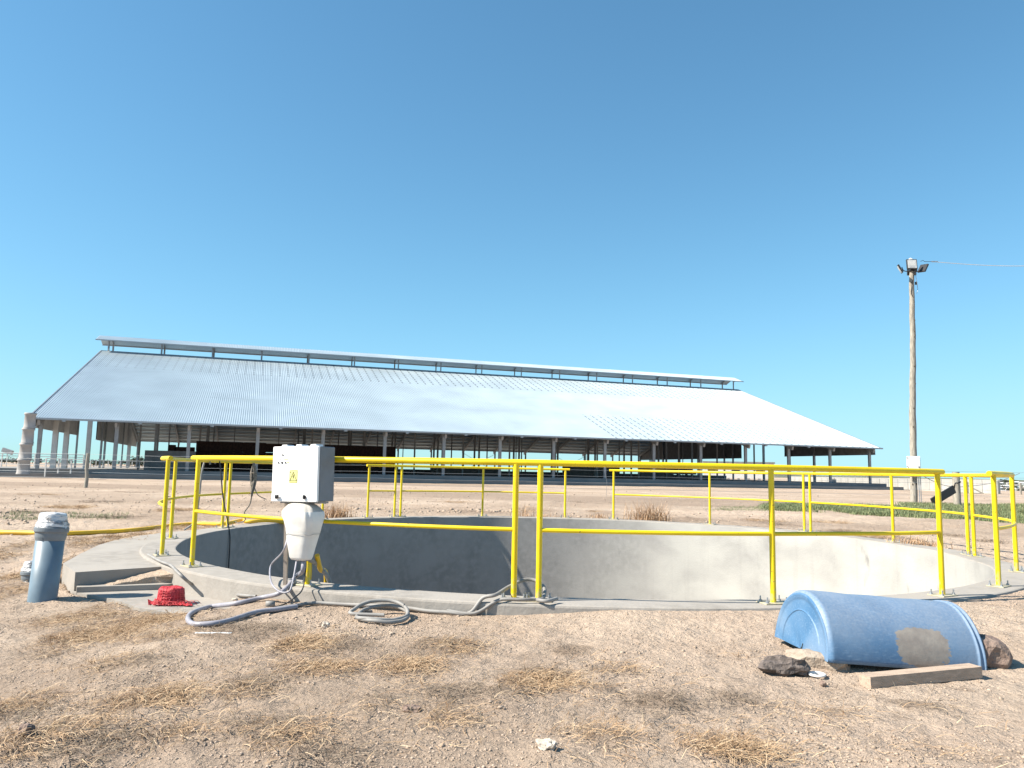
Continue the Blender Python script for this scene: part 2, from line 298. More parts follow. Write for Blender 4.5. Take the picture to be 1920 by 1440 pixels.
class MB:
    def __init__(s): s.v = []; s.f = []; s.sm = []; s.uv = None
    def add(s, vs, fs, smooth=False):
        o = len(s.v); s.v += [tuple(x) for x in vs]; s.f += [tuple(i + o for i in q) for q in fs]; s.sm += [smooth] * len(fs); return s
    def box(s, c, d, mx=None, bevel=0.):
        x, y, z = d[0] / 2, d[1] / 2, d[2] / 2
        if bevel:
            b = bevel; vs = []; 
            for sz in (-1, 1):
                for ins in ((0, b), (b, 0)) if sz < 0 else ((b, 0), (0, b)):
                    pass
            ring = lambda e, zz: [Vector(p) for p in ((-x + b + e, -y + e, zz), (x - b - e, -y + e, zz), (x - e, -y + b + e, zz), (x - e, y - b - e, zz), (x - b - e, y - e, zz), (-x + b + e, y - e, zz), (-x + e, y - b - e, zz), (-x + e, -y + b + e, zz))]
            rs = [ring(b * .8, -z), ring(0, -z + b), ring(0, z - b), ring(b * .8, z)]
            vs = [p for r in rs for p in r]; fs = [tuple(range(7, -1, -1)), tuple(range(24, 32))]
            for k in range(3):
                for i in range(8): j = (i + 1) % 8; fs.append((k * 8 + i, k * 8 + j, k * 8 + 8 + j, k * 8 + 8 + i))
        else:
            vs = [Vector((sx * x, sy * y, sz * z)) for sz in (-1, 1) for sx, sy in ((-1, -1), (1, -1), (1, 1), (-1, 1))]
            fs = [(3, 2, 1, 0), (4, 5, 6, 7), (0, 1, 5, 4), (1, 2, 6, 5), (2, 3, 7, 6), (3, 0, 4, 7)]
        c = Vector(c); vs = [(mx @ v if mx is not None else v) + c for v in vs]; return s.add(vs, fs)
    def prism(s, poly, z0, z1, fn=None):
        n = len(poly); vs = [Vector((p[0], p[1], z0)) for p in poly] + [Vector((p[0], p[1], z1)) for p in poly]
        if fn: vs = [fn(v) for v in vs]
        return s.add(vs, [tuple(range(n - 1, -1, -1)), tuple(range(n, 2 * n))] + [(i, (i + 1) % n, n + (i + 1) % n, n + i) for i in range(n)])
    def beam(s, a, b, w, h):
        a = Vector(a); b = Vector(b); d = b - a; L = d.length; d.normalize()
        up = Vector((0, 0, 1)) if abs(d.z) < .95 else Vector((0, 1, 0)); sd = d.cross(up).normalized(); up = sd.cross(d)
        vs = [p + sd * (x * w / 2) + up * (y * h / 2) for p in (a, b) for x, y in ((-1, -1), (1, -1), (1, 1), (-1, 1))]
        return s.add(vs, [(0, 1, 2, 3), (7, 6, 5, 4), (0, 4, 5, 1), (1, 5, 6, 2), (2, 6, 7, 3), (3, 7, 4, 0)])
    def tube(s, pts, r, n=10, cap=True, r_end=None, smooth=True, wob=0.):
        pts = [Vector(p) for p in pts]; m = len(pts); t0 = (pts[1] - pts[0]).normalized()
        a = t0.orthogonal().normalized(); vs = []
        for i, p in enumerate(pts):
            t = (pts[min(i + 1, m - 1)] - pts[max(i - 1, 0)]).normalized()
            a = (a - t * a.dot(t)).normalized(); b = t.cross(a)
            rr = r if r_end is None else r + (r_end - r) * i / (m - 1)
            if wob: rr *= 1 + random.uniform(-wob, wob)
            vs += [p + (a * math.cos(k * 2 * math.pi / n) + b * math.sin(k * 2 * math.pi / n)) * rr for k in range(n)]
        fs = [(i * n + k, i * n + (k + 1) % n, (i + 1) * n + (k + 1) % n, (i + 1) * n + k) for i in range(m - 1) for k in range(n)]
        s.add(vs, fs, smooth)
        if cap: s.add(vs[:n], [tuple(range(n - 1, -1, -1))]); s.add(vs[-n:], [tuple(range(n))])
        return s
    def lathe(s, prof, c=(0, 0, 0), n=24, mx=None, smooth=True, a0=0., a1=2 * math.pi, cap=True, warp=False):
        full = abs(a1 - a0 - 2 * math.pi) < 1e-6; m = n if full else n + 1; c = Vector(c); vs = []
        for r_, z in prof:
            for k in range(m):
                t = a0 + (a1 - a0) * k / n; r = r_ + (dr(math.degrees(t)) if warp else 0); v = Vector((r * math.cos(t), r * math.sin(t), z)); vs.append((mx @ v if mx is not None else v) + c)
        fs = [(i * m + k, i * m + (k + 1) % m, (i + 1) * m + (k + 1) % m, (i + 1) * m + k) for i in range(len(prof) - 1) for k in range(m if full else m - 1)]
        s.add(vs, fs, smooth)
        if cap and full: s.add(vs[:m], [tuple(range(m - 1, -1, -1))]); s.add(vs[-m:], [tuple(range(m))])
        return s
    def build(s, name, m, parent=None, label=None, cat=None, group=None, kind=None, tone=None, recentre=True):
        v = np.array(s.v, float); lo = v.min(0); hi = v.max(0)
        c = np.array([(lo[0] + hi[0]) / 2, (lo[1] + hi[1]) / 2, lo[2]]) if recentre else np.zeros(3)
        me = bpy.data.meshes.new(name); me.from_pydata([tuple(x) for x in v - c], [], s.f); me.update()
        me.polygons.foreach_set('use_smooth', s.sm); me.materials.append(m if not isinstance(m, str) else MT[m])
        if s.uv is not None:
            u = me.uv_layers.new(name='UVMap'); idx = np.zeros(len(me.loops), int); me.loops.foreach_get('vertex_index', idx)
            u.data.foreach_set('uv', np.array(s.uv, float)[idx].ravel())
        if tone is not None:
            at = me.attributes.new('tone', 'FLOAT', 'POINT'); at.data.foreach_set('value', np.array(tone, np.float32))
        o = bpy.data.objects.new(name, me); place(o, Matrix.Translation(Vector(c)), parent); return tag(o, label, cat, group, kind)
def dup(o, loc=None, rz=0., parent=None, mw=None):
    c = o.copy(); c.parent = None; c.matrix_parent_inverse = Matrix()
    for k in ('label', 'category', 'group'):
        if k in c.keys(): del c[k]
    place(c, mw if mw is not None else Matrix.Translation(Vector(loc)) @ Matrix.Rotation(rz, 4, 'Z'), parent); return c

# value noise, vectorised
_perm = RS.rand(256, 256)
def vnoise(x, y):
    xi = np.floor(x).astype(int); yi = np.floor(y).astype(int); fx = x - xi; fy = y - yi; fx = fx * fx * (3 - 2 * fx); fy = fy * fy * (3 - 2 * fy)
    g = lambda i, j: _perm[i & 255, j & 255]
    return (g(xi, yi) * (1 - fx) + g(xi + 1, yi) * fx) * (1 - fy) + (g(xi, yi + 1) * (1 - fx) + g(xi + 1, yi + 1) * fx) * fy
def fbm(x, y, o=4, s=1.):
    t = 0; a = .5
    for i in range(o): t = t + a * (vnoise(x * s + 17.3 * i, y * s + 9.1 * i) - .5); s *= 2.03; a *= .55
    return t
def sst(a, b, x): t = np.clip((x - a) / (b - a), 0, 1); return t * t * (3 - 2 * t)

# ------------------------------------------------------------------ layout constants
TC = (0.76, 11.76)                            # tank centre
RP, RI, RO = 5.62, 5.40, 5.80                 # post circle, inner and outer rim radius
_RT = ((-191.4, -.12), (-168.5, -.13), (-146.6, -.09), (-134.8, -.06), (-116.3, -.02), (-97.3, -.01), (-76, .03), (-58, .13), (-46.6, .17), (-30.7, .15), (-12, .0), (7.5, -.14), (29, -.14), (52.6, -.11), (74, -.02), (85, .03), (103.7, .14), (122.6, .10), (130, .10), (150, .02), (168.6, -.12))
def dr(a):                                    # the tank is not a perfect circle
    w = 0; q = 0
    for a_, v in _RT:
        k = math.exp(-(((a - a_ + 180) % 360 - 180) / 9.) ** 2) + 1e-9; w += k; q += k * v
    return q / w
_DR = np.array([dr(a) for a in range(-180, 181)])
def DR(x, y): return np.interp(np.degrees(np.arctan2(np.asarray(y, float) - TC[1], np.asarray(x, float) - TC[0])), np.arange(-180, 181), _DR)
def rad_at(x, y): return np.hypot(np.asarray(x, float) - TC[0], np.asarray(y, float) - TC[1]) - DR(x, y)
def onring(a, r=RP, z=0.): r = r + dr(a); return Vector((TC[0] + r * math.cos(R(a)), TC[1] + r * math.sin(R(a)), z))
# litter patches read off the photo: px, py, half width px, half height px, kind, number of stems
PATCH = [(215, 1160, 120, 32, 's', 800), (60, 1075, 85, 35, 's', 500), (150, 1135, 70, 22, 's', 320), (30, 1035, 50, 18, 's', 200), (215, 1022, 75, 12, 's', 400), (330, 998, 70, 7, 's', 220), (130, 1050, 30, 28, 's', 260),
         (300, 1185, 60, 14, 's', 170), (470, 1190, 90, 18, 'd', 420), (400, 1170, 50, 12, 'd', 260), (100, 1200, 30, 10, 'd', 60), (200, 1235, 60, 18, 's', 110), (250, 1240, 60, 14, 'd', 130),
         (60, 1310, 60, 25, 's', 190), (30, 1340, 50, 22, 'd', 220), (270, 1320, 75, 24, 's', 260), (130, 1375, 60, 22, 's', 150), (200, 1395, 30, 14, 'd', 210), (310, 1390, 45, 20, 's', 110), (470, 1290, 55, 16, 'd', 190), (460, 1300, 50, 20, 's', 110),
         (560, 1215, 60, 12, 's', 260), (640, 1215, 60, 17, 'd', 260), (600, 1260, 75, 15, 's', 220), (770, 1258, 50, 14, 's', 220), (830, 1218, 70, 16, 'd', 190), (850, 1222, 60, 16, 's', 190), (860, 1308, 60, 14, 'd', 200), (770, 1292, 40, 8, 's', 40),
         (700, 1330, 30, 14, 'd', 50), (840, 1350, 40, 18, 's', 90), (500, 1375, 60, 20, 'd', 150), (520, 1395, 70, 25, 's', 150), (610, 1425, 60, 12, 'd', 170), (1010, 1290, 55, 24, 's', 260), (1020, 1270, 60, 12, 'd', 120), (1140, 1268, 45, 8, 's', 70), (1110, 1302, 45, 9, 's', 40),
         (1240, 1330, 70, 16, 'd', 260), (1380, 1322, 35, 12, 'd', 110), (1130, 1390, 45, 16, 's', 120), (1370, 1415, 70, 18, 's', 240), (1400, 1425, 40, 14, 'd', 70), (960, 1310, 30, 12, 'd', 50), (1070, 1230, 40, 10, 'd', 60), (1720, 1330, 40, 12, 'd', 60), (1560, 1345, 40, 10, 's', 35), (20, 1420, 60, 20, 's', 170), (150, 1430, 80, 14, 'd', 120),
         (1290, 980, 35, 4, 'd', 60), (1425, 983, 40, 5, 's', 180), (1460, 990, 30, 4, 'd', 120), (1640, 1012, 45, 8, 's', 260), (1600, 1005, 40, 6, 'd', 140), (1000, 962, 40, 6, 's', 90), (880, 965, 60, 4, 'd', 80), (1125, 966, 25, 5, 's', 50)]
def base_z(x, y):
    x = np.asarray(x, float); y = np.asarray(y, float)
    r = np.hypot(x - TC[0], y - TC[1])
    near = 1 - sst(7.5, 11, y)
    z = -.05 - near * (.055 * (1 - sst(-.6, 1.0, x)) - .03 * sst(.0, 1.0, x))
    z = z - near * .09 * sst(6.0, 4.4, y) * sst(-.5, 1.5, x) - near * .12 * sst(-1.9, -3.0, x)
    z = z - .25 * sst(14, 60, r)
    u = x / np.maximum(y, 1)
    z = z - sst(.50, .60, u) * sst(85, 900, y) * 22 * (y > 0)
    return z
def gz(x, y):
    x = np.asarray(x, float); y = np.asarray(y, float); x = np.asarray(x, float); y = np.asarray(y, float); r = rad_at(x, y)
    k = sst(5.8, 6.5, r); k2 = sst(6.2, 9, r)
    return base_z(x, y) + fbm(x, y, 4, .9) * .07 * k2 + fbm(x + 50, y, 4, 5.) * .04 * (.12 + .88 * k) * sst(40, 14, r) + fbm(x, y + 31, 3, 19.) * .012 * sst(30, 12, r)
PW = []
for px, py, hw, hh, k, n_ in PATCH:
    z = -.12
    c = onz(px, py, z); ex = onz(px + hw, py, z) - c; ey = onz(px, py - hh, z) - c
    PW.append((c, ex.length, ey.length, k, n_))
# apron footprint to the left of the tank
AP = [onz(*p, -.04) for p in ((118, 1059), (141, 1076), (322, 1064))]
AP_poly = [tuple(p[:2]) for p in AP] + [tuple(onring(a, RO - .05)[:2]) for a in (-146, -155, -165, -175, 175, 168, 162)] + [tuple(onz(*p, -.04)[:2]) for p in ((300, 1001), (255, 1007), (215, 1015), (185, 1024), (150, 1041))]
def inpoly(x, y, poly):
    ins = np.zeros(x.shape, bool); j = len(poly) - 1
    for i in range(len(poly)):
        xi, yi = poly[i]; xj, yj = poly[j]
        ins ^= ((yi > y) != (yj > y)) & (x < (xj - xi) * (y - yi) / (yj - yi + 1e-12) + xi); j = i
    return ins
LSZ = -.20
LS = [tuple(onz(*p, LSZ)[:2]) for p in ((136, 1110), (143, 1100), (312, 1094), (345, 1086), (440, 1117), (430, 1155), (340, 1152), (262, 1140), (215, 1124), (160, 1114))]

# ------------------------------------------------------------------ ground (one sheet, rings round the tank)
def build_ground():
    ang = np.concatenate([np.arange(-165, -25, .25), np.arange(-25, 195, .8)])
    rr = [RO - .02]
    while rr[-1] < 13: rr.append(rr[-1] + .03)
    while rr[-1] < 6500: rr.append(rr[-1] * 1.035 + .01)
    rr = np.array(rr); A, Q = np.meshgrid(np.radians(ang), rr)
    Q = Q + np.interp(((np.degrees(A) + 180) % 360) - 180, np.arange(-180, 181), _DR) * np.exp(-(Q - RO) / 6); X = TC[0] + Q * np.cos(A); Y = TC[1] + Q * np.sin(A)
    Z = gz(X, Y)
    hid = inpoly(X, Y, AP_poly) | inpoly(X, Y, LS)
    Z = np.where(hid, np.minimum(Z, -.34), Z)
    lit = np.zeros_like(X)
    for c, a, b, k, n_ in PW:
        d = ((X - c.x) / (a * 1.05)) ** 2 + ((Y - c.y) / (b * 1.05)) ** 2
        w = np.clip(1.3 - d, 0, 1) * (.75 if k == 's' else 1.0)
        lit = np.maximum(lit, w)
    lit = np.clip(lit * (1 + 2.2 * fbm(X, Y, 3, 7.)), 0, 1)
    Z = Z + lit * .012
    # trodden track bands between tank and barn
    D = Y + .35 * X + 2.2 * fbm(X, Y, 4, .15)
    tr = sst(28, 30, D) * sst(40, 38, D) + .7 * sst(17, 19, D) * sst(23, 20, D) + .8 * sst(58, 62, D) * sst(80, 74, D) * (X < 0)
    tr = np.clip(tr * (1 + 1.3 * fbm(X, Y, 4, .9)), 0, 1) * (Y > 14)
    dampl = sst(1.8, -1.2, X) * sst(7.5, 6.5, Y) * (.55 + 1.6 * fbm(X, Y, 4, 1.1)); tr = np.maximum(tr, np.clip(dampl, 0, .8))
    dampf = (Y > 12) * (.25 + 2.0 * fbm(X, Y, 5, .45)); tr = np.clip(np.maximum(tr, np.clip(dampf, 0, .7)), 0, 1)
    nr, na = X.shape; v = np.stack([X, Y, Z], -1).reshape(-1, 3)
    i = np.arange(nr - 1)[:, None] * na; j = np.arange(na)[None, :]; j2 = (j + 1) % na
    f = np.stack([i + j, i + na + j, i + na + j2, i + j2], -1).reshape(-1, 4)
    me = bpy.data.meshes.new('ground'); me.vertices.add(len(v)); me.vertices.foreach_set('co', v.ravel())
    me.loops.add(f.size); me.loops.foreach_set('vertex_index', f.ravel()[::1]); me.polygons.add(len(f))
    me.polygons.foreach_set('loop_start', np.arange(0, f.size, 4)); me.polygons.foreach_set('loop_total', np.full(len(f), 4))
    me.update(calc_edges=True); me.flip_normals() if me.polygons[0].normal.z < 0 else None
    me.polygons.foreach_set('use_smooth', np.ones(len(f), bool)); me.materials.append(MT['ground'])
    for nm, ar in (('litter', lit), ('track', tr)):
        at = me.attributes.new(nm, 'FLOAT', 'POINT'); at.data.foreach_set('value', ar.ravel().astype(np.float32))
    o = bpy.data.objects.new('ground', me); place(o, Matrix()); tag(o, kind='structure')
build_ground()

# ------------------------------------------------------------------ tank
t = empty('concrete_tank', (TC[0], TC[1], -3.4), 0, 'large round open concrete tank sunk in the dirt behind the yellow guardrails', 'tank')
MB().lathe([(RI, -3.4), (RI, -2.2), (RI, -1.1), (RI, -.012)], (*TC, 0), 180, cap=False, warp=True).build('wall', 'tank', t)
b = MB(); prof = [(RI, -.012), (RI + .006, -.003), (RI + .02, 0), (RO - .02, 0), (RO - .005, -.006), (RO, -.02), (RO, -.5)]
b.lathe(prof, (*TC, 0), 180, cap=False, smooth=False, warp=True)
b.build('rim', 'conc', t)
MB().lathe([(.01, -3.4), (RI + .2, -3.398)], (*TC, 0), 96, cap=False, smooth=False).build('floor', 'tank', t)

# apron slabs at left
def slab_top(poly, z0, z1): return MB().prism(poly, z0, z1)
b = slab_top(AP_poly, -.42, -.025); b.build('concrete_apron', 'conc', None, 'pale concrete apron slab with a sharp front edge left of the round tank', 'slab')
b = slab_top([tuple(onz(*p, -.15)[:2]) for p in ((144, 1101), (312, 1095.5), (348, 1090), (330, 1066), (141, 1070))], -.4, -.15); b.build('concrete_ledge', 'conc', None, 'narrow concrete ledge at the foot of the apron, half buried under spilled dirt', 'slab')
b = slab_top(LS, -.40, LSZ); b.build('concrete_step', 'conc', None, 'low concrete step slab in front of the apron, under the red netting roll', 'slab')

def leadin(a): return a
# ------------------------------------------------------------------ guardrails
def arc(a0, a1, z, r=RP, step=2.5, bulge=0.):
    n = max(2, int(abs(a1 - a0) / step)); return [onring(a0 + (a1 - a0) * i / n, r + bulge * math.sin(math.pi * i / n) ** .5 if bulge else r, z) for i in range(n + 1)]
post0 = bolt0 = plate0 = None
def plate_mesh():
    global plate0, bolt0
    return None
def guard(posts, ext, label, lean=None):
    global post0, plate0, bolt0
    c = onring(sum(posts) / len(posts))
    root = empty('guardrail', c, 0, label, 'guardrail', 'yellow guardrail panels round the tank')
    a0, a1 = posts[0], posts[-1]
    MB().tube(arc(a0 - ext[0], a1 + ext[1], 1.075), .026, 12).build('top_rail', 'yellow', root)
    MB().tube(arc(a0, a1, .545, RP + .002), .017, 10).build('mid_rail', 'yellow', root)
    for i, a in enumerate(posts):
        p = onring(a)
        if post0 is None:
            pst = MB().tube([(p.x, p.y, .008), (p.x, p.y, 1.06)], .0235, 14).build('post', 'yellow', root)
            post0 = (pst, p)
        else:
            pst = dup(post0[0], (p.x, p.y, .008), 0, root)
        rz = R(a)
        mwp = Matrix.Translation((p.x, p.y, .0)) @ Matrix.Rotation(rz + random.uniform(-.06, .06), 4, 'Z')
        if plate0 is None:
            pl = MB().box((0, 0, .005), (.15, .22, .010), bevel=.002).build('base_plate', 'plate', None)
            bb = MB(); bb.lathe([(.017, .010), (.017, .014)], n=12, smooth=False); bb.lathe([(.013, .014), (.013, .026)], n=6, smooth=False); bb.lathe([(.006, .026), (.006, .055)], n=8)
            bo = bb.build('bolt', 'galv', None)
            plate0, bolt0 = pl, bo
            for q in (pl, bo): S.collection.objects.unlink(q)
        pl = plate0.copy(); place(pl, mwp, pst)
        for sx, sy in ((-1, -1), (1, -1), (1, 1), (-1, 1)):
            bo = bolt0.copy(); place(bo, mwp @ Matrix.Translation((sx * .05, sy * .085, .010)), pst)
    return root
def ang_for_px(px, lo, hi):
    best = None
    for k in range(400):
        a = lo + (hi - lo) * k / 399; p = onring(a) - EYE
        x = 960 + F * p.dot(_r) / p.dot(_f)
        if best is None or abs(x - px) < best[0]: best = (abs(x - px), a)
    return best[1]
aD1 = ang_for_px(604, 125, 170); aD2 = ang_for_px(540, 125, 172)
guard([-134.8, -116.3, -97.3], (1.5, .9), 'near left guardrail panel, the one carrying the white electrical box')
guard([-95.3, -76.1, -58.1], (1.2, .8), 'near middle guardrail panel standing just behind the blue half barrel')
guard([-46.8, -31.0, -13.6], (1.2, 1.2), 'short curved guardrail panel at the right edge beyond the blue barrel')
guard([-11.4, 8.2, 28.6], (1, 1), 'far right guardrail panel seen in front of the timber pole')
guard([30.1, 52.0, 74.1], (1, 1), 'far guardrail panel behind the clump of dead weeds')
guard([85.1, 103.7, 122.6], (1, .8), 'far middle guardrail panel seen between the two near panels')
guard([124.0, 130.3], (.6, .6), 'narrow two-post guardrail piece on the far rim right of the box')
guard([aD1, aD2, 168.8], (1, .8), 'far left guardrail panel partly hidden behind the white box')
guard([170.4, 191.4, 213.6], (.8, 1.4), 'left side guardrail panel standing on the rim beside the concrete apron')

# ------------------------------------------------------------------ electrical box on the near left rail
aB = -115.9; nB = Vector((math.cos(R(aB)), math.sin(R(aB)), 0)); tB = Vector((-nB.y, nB.x, 0))   # nB points outwards, to the camera
MBx = Matrix((tB, nB * -1, Vector((0, 0, 1)))).transposed()   # local x = to the right seen from outside, y = inwards, z = up
tilt = Matrix.Rotation(R(-1.2), 3, 'Y')
MBx = MBx @ tilt
def bx(x, y, z): return BO + MBx @ Vector((x, y, z))
BO = onring(aB, RP + .17, .945)
# local frame: x right, y away from viewer, z up; box half sizes .245 x .11 x .228
root = empty('electrical_box', onring(aB, RP + .17, .71), 0, 'white steel electrical box with lightning warning sticker on the near guardrail', 'electrical box')
def lb(c, d, **k): return MB().box(bx(*c), d, MBx, **k)
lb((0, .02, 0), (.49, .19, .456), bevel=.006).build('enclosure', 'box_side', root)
lid = lb((-.002, -.089, 0), (.492, .024, .462), bevel=.006).build('door', 'white_box', root)
for x in (-.155, 0, .155):
    MB().box(bx(x + .01, -.03, .238), (.06, .09, .018), MBx, bevel=.003).build('hinge_tab', 'white_box', root)
def disc(x, z, r, th=.004, y=-.101): return MB().lathe([(r, 0), (r, th), (r * .8, th + .002)], bx(x, y, z), 14, mx=MBx @ Matrix.Rotation(R(90), 3, 'X'))
for x, z, r in ((-.135, .160, .0075), (-.178, .095, .0075), (-.14, .095, .0095), (-.102, .095, .0075)):
    disc(x, z, r).build('push_button', 'black', root)
for x, z, w, h in ((-.135, .176, .012, .004), (-.165, .124, .016, .005), (-.20, .098, .008, .006)):
    MB().box(bx(x, -.1015, z), (w, .001, h), MBx).build('printed_label', 'ink', root)
for x, z, w, h in ((-.098, .124, .046, .006), (-.075, .095, .026, .008)):
    MB().box(bx(x, -.1015, z), (w, .001, h), MBx).build('printed_label', 'yellow_ink', root)
st = MB().box(bx(-.012, -.102, -.02), (.088, .002, .108), MBx).build('warning_sticker', 'sticker', root)
def flat(poly, y=-.1042):
    m = MB(); n = len(poly); vs = [bx(x - .012, y, z - .02) for x, z in poly] + [bx(x - .012, y + .001, z - .02) for x, z in poly]
    return m.add(vs, [tuple(range(n)), tuple(range(2 * n - 1, n - 1, -1))] + [((i + 1) % n, i, n + i, n + (i + 1) % n) for i in range(n)])
def strip(p, q, w):
    dx, dz = q[0] - p[0], q[1] - p[1]; L = math.hypot(dx, dz); ox, oz = -dz / L * w / 2, dx / L * w / 2
    return [(p[0] + ox, p[1] + oz), (q[0] + ox, q[1] + oz), (q[0] - ox, q[1] - oz), (p[0] - ox, p[1] - oz)]
T3 = [(-.036, -.036), (.036, -.036), (0, .036)]
tri = MB()
for i in range(3):
    q = flat(strip(T3[i], T3[(i + 1) % 3], .0045), -.1042 - i * .0002); tri.add(q.v, q.f)
tri.build('warning_triangle', 'ink', st)
flat([(.006, .018), (-.009, -.004), (-.001, -.004), (-.004, -.027), (.010, -.001), (.002, -.001), (.010, .018)]).build('lightning_bolt', 'ink', st)
q = MB()
for s_ in (((-.040, -.050), (.040, -.050)), ((.040, -.050), (.040, .050)), ((-.040, -.050), (-.040, .050)), ((-.022, .050), (.040, .050))):
    z = flat(strip(*s_, .0018), -.1038); q.add(z.v, z.f)
z = flat([(-.040, .034), (-.030, .041), (-.024, .034), (-.030, .030)], -.1036); q.add(z.v, z.f)
q.build('sticker_border', 'ink', st)
for x in (-.185, .115):
    l_ = disc(x, -.19, .016, .010).build('latch', 'black', root)
    MB().box(bx(x + .002, -.116, -.19), (.012, .012, .034), MBx).build('latch_key', 'black', l_)
MB().box(bx(-.168, -.12, -.185), (.03, .02, .024), MBx, bevel=.004).build('padlock', 'black', root)
MB().box(bx(.0, .03, -.238), (.42, .12, .014), MBx).build('bottom_bracket', 'frame', root)
for x in (-.16, .17): MB().box(bx(x, .145, .1), (.03, .06, .03), MBx).build('mounting_clamp', 'galv', root)
leg = MB().beam(bx(-.215, .05, -.24), Vector((*onring(aB - 2.0, RP + .1)[:2], 0.0)), .032, .006); leg.beam(bx(-.198, .058, -.24), Vector((*onring(aB - 1.9, RP + .09)[:2], .0)), .006, .032)
leg.build('support_leg', mat('primer_steel', (.42, .36, .30), (.30, .25, .21), rough=.7), root)

# white plastic cover under the box: an inverted cut canister
BC = onring(aB + .55, RP + .20, 0)
def canister():
    m = MB(); n = 40; vs = []
    rows = [(.235, .055, .045, 2.4), (.24, .092, .06, 2.6), (.262, .102, .070, 2.8), (.40, .122, .088, 3.2), (.468, .136, .098, 3.6), (.475, .139, .101, 3.6), (.50, .142, .103, 3.8), (.545, .156, .113, 3.8), (.60, .168, .12, 3.6), (.635, .166, .118, 3.2), (.66, .150, .105, 2.8), (.69, .125, .085, 2.4), (.705, .09, .06, 2.2)]
    for ri, (z, a, b_, e) in enumerate(rows):
        for k in range(n):
            t = 2 * math.pi * k / n; c, s_ = math.cos(t), math.sin(t)
            x = a * abs(c) ** (2 / e) * (1 if c > 0 else -1); y = b_ * abs(s_) ** (2 / e) * (1 if s_ > 0 else -1)
            if .60 <= z <= .67: f_ = 1 + .05 * math.sin(t * 11); x *= f_; y *= f_      # moulded flutes on the shoulder
            x += .012 * math.sin(z * 13 + 1) + (.705 - z) * .03; y += .006 * math.sin(z * 19 + t)
            vs.append(BC + MBx @ Vector((x, y, z)))
    for i in range(len(rows) - 1):
        pass
    fs = [(i * n + k, i * n + (k + 1) % n, (i + 1) * n + (k + 1) % n, (i + 1) * n + k) for i in range(len(rows) - 1) for k in range(n)]
    return m, vs, fs, n, rows
m, vs, fs, n, rows = canister(); root = empty('plastic_cover', BC + Vector((0, 0, .235)), 0, 'white upturned plastic canister tied over the cables under the box', 'plastic cover')
k = n * 9
MB().add(vs, [f_ for f_ in fs if min(f_) < k], True).add(vs[:n], [tuple(range(n))]).build('shell', 'white_plastic', root)
MB().add(vs[k:], [tuple(i - k for i in f_) for f_ in fs if min(f_) >= k], True).add(vs[-n:], [tuple(range(n))]).build('dusty_shoulder', 'dusty_plastic', root)
w = []
for i in range(41):
    t = 2 * math.pi * i / 40; a, b_ = .139, .1; c, s_ = math.cos(t), math.sin(t)
    w.append(BC + MBx @ Vector((a * abs(c) ** .6 * (1 if c > 0 else -1) + .017, b_ * abs(s_) ** .6 * (1 if s_ > 0 else -1), .452 + .006 * math.sin(3 * t) - .004 * math.sin(7 * t))))
MB().tube(w, .0018, 5).build('tie_wire', 'frame', root)

# ------------------------------------------------------------------ hoses and cables
def zz(px, py, z): return onz(px, py, z)
def hose(name, pts, r, m, label, cat, n=6, sides=10):
    return MB().tube(catmull(pts, n), r, sides).build(name, m, None, label, cat)
def surf(x, y):
    if rad_at(x, y) < RO + .012: return 0.
    if inpoly(np.array([x]), np.array([y]), LS)[0]: return LSZ
    return float(gz(x, y))
def G(px, py, h=.02):                         # the point of the ground seen at a photo point, h above it
    best = None
    for k in range(60):
        z = .04 - k * .005; p = onz(px, py, z); d = abs(surf(p.x, p.y) - z)
        if best is None or d < best[0]: best = (d, p)
    p = best[1]; return Vector((p.x, p.y, surf(p.x, p.y) + h))
j0 = BC + MBx @ Vector((.03, 0, .25)); j1 = BC + MBx @ Vector((-.13, -.02, .42)); j2 = BC + MBx @ Vector((-.0, -.02, .26))
def on_z(px, py, z): return onz(px, py, z)
hose('thick_conduit', [j0, j0 + Vector((.0, -.02, -.10)), on_z(556, 1080, .06), on_z(528, 1110, -.02), G(490, 1128, .03), G(440, 1136), G(395, 1142), G(362, 1153), G(352, 1164), G(360, 1174), G(385, 1177), G(425, 1170), G(480, 1154), G(530, 1146), G(556, 1142)], .019, 'lilac_hose', 'thick lilac grey conduit looping from the white cover onto the dirt', 'conduit')
hose('grey_hose', [on_z(278, 1040, .005), on_z(300, 1052, .018), on_z(320, 1060, .02), on_z(332, 1072, .016), on_z(345, 1084, -.03), on_z(358, 1094, -.10), on_z(385, 1106, -.18), on_z(415, 1111, -.175), G(455, 1114, .03), G(480, 1122, .02)], .014, 'grey_hose', 'thin pale hose crossing the rim beside the left base plates', 'hose')
hose('thin_cable', [j1, j1 + Vector((-.03, -.02, -.12)), on_z(508, 1060, .12), on_z(508, 1090, .06), on_z(522, 1108, .012), on_z(540, 1110, .012), on_z(548, 1095, .07), BC + MBx @ Vector((-.03, -.01, .26))], .0075, 'lilac_hose', 'thin grey cable loop hanging left of the white cover', 'cable')
hose('power_cable', [j0 + Vector((.02, 0, 0)), j0 + Vector((.02, 0, -.1)), on_z(567, 1105, .01), on_z(550, 1122, -.03), G(538, 1134, .012), G(520, 1140, .01)], .006, 'cable', 'thin black cable dropping from the white cover to the dirt', 'cable')
hose('long_hose', [G(500, 1150), G(545, 1141), G(590, 1135), G(650, 1137), G(700, 1140, .03), G(760, 1136, .03), G(800, 1142), G(840, 1146), G(880, 1142), G(905, 1134, .03), on_z(930, 1115, .06), on_z(955, 1100, .09), on_z(985, 1087, .13), on_z(1008, 1090, .12), on_z(1021, 1104, .07), on_z(1018, 1122, .02), G(1008, 1132, .03), G(1025, 1137, .03), G(1044, 1131, .035)], .015, 'grey_hose', 'long dusty grey hose lying along the foot of the rim and arching past two posts', 'hose')
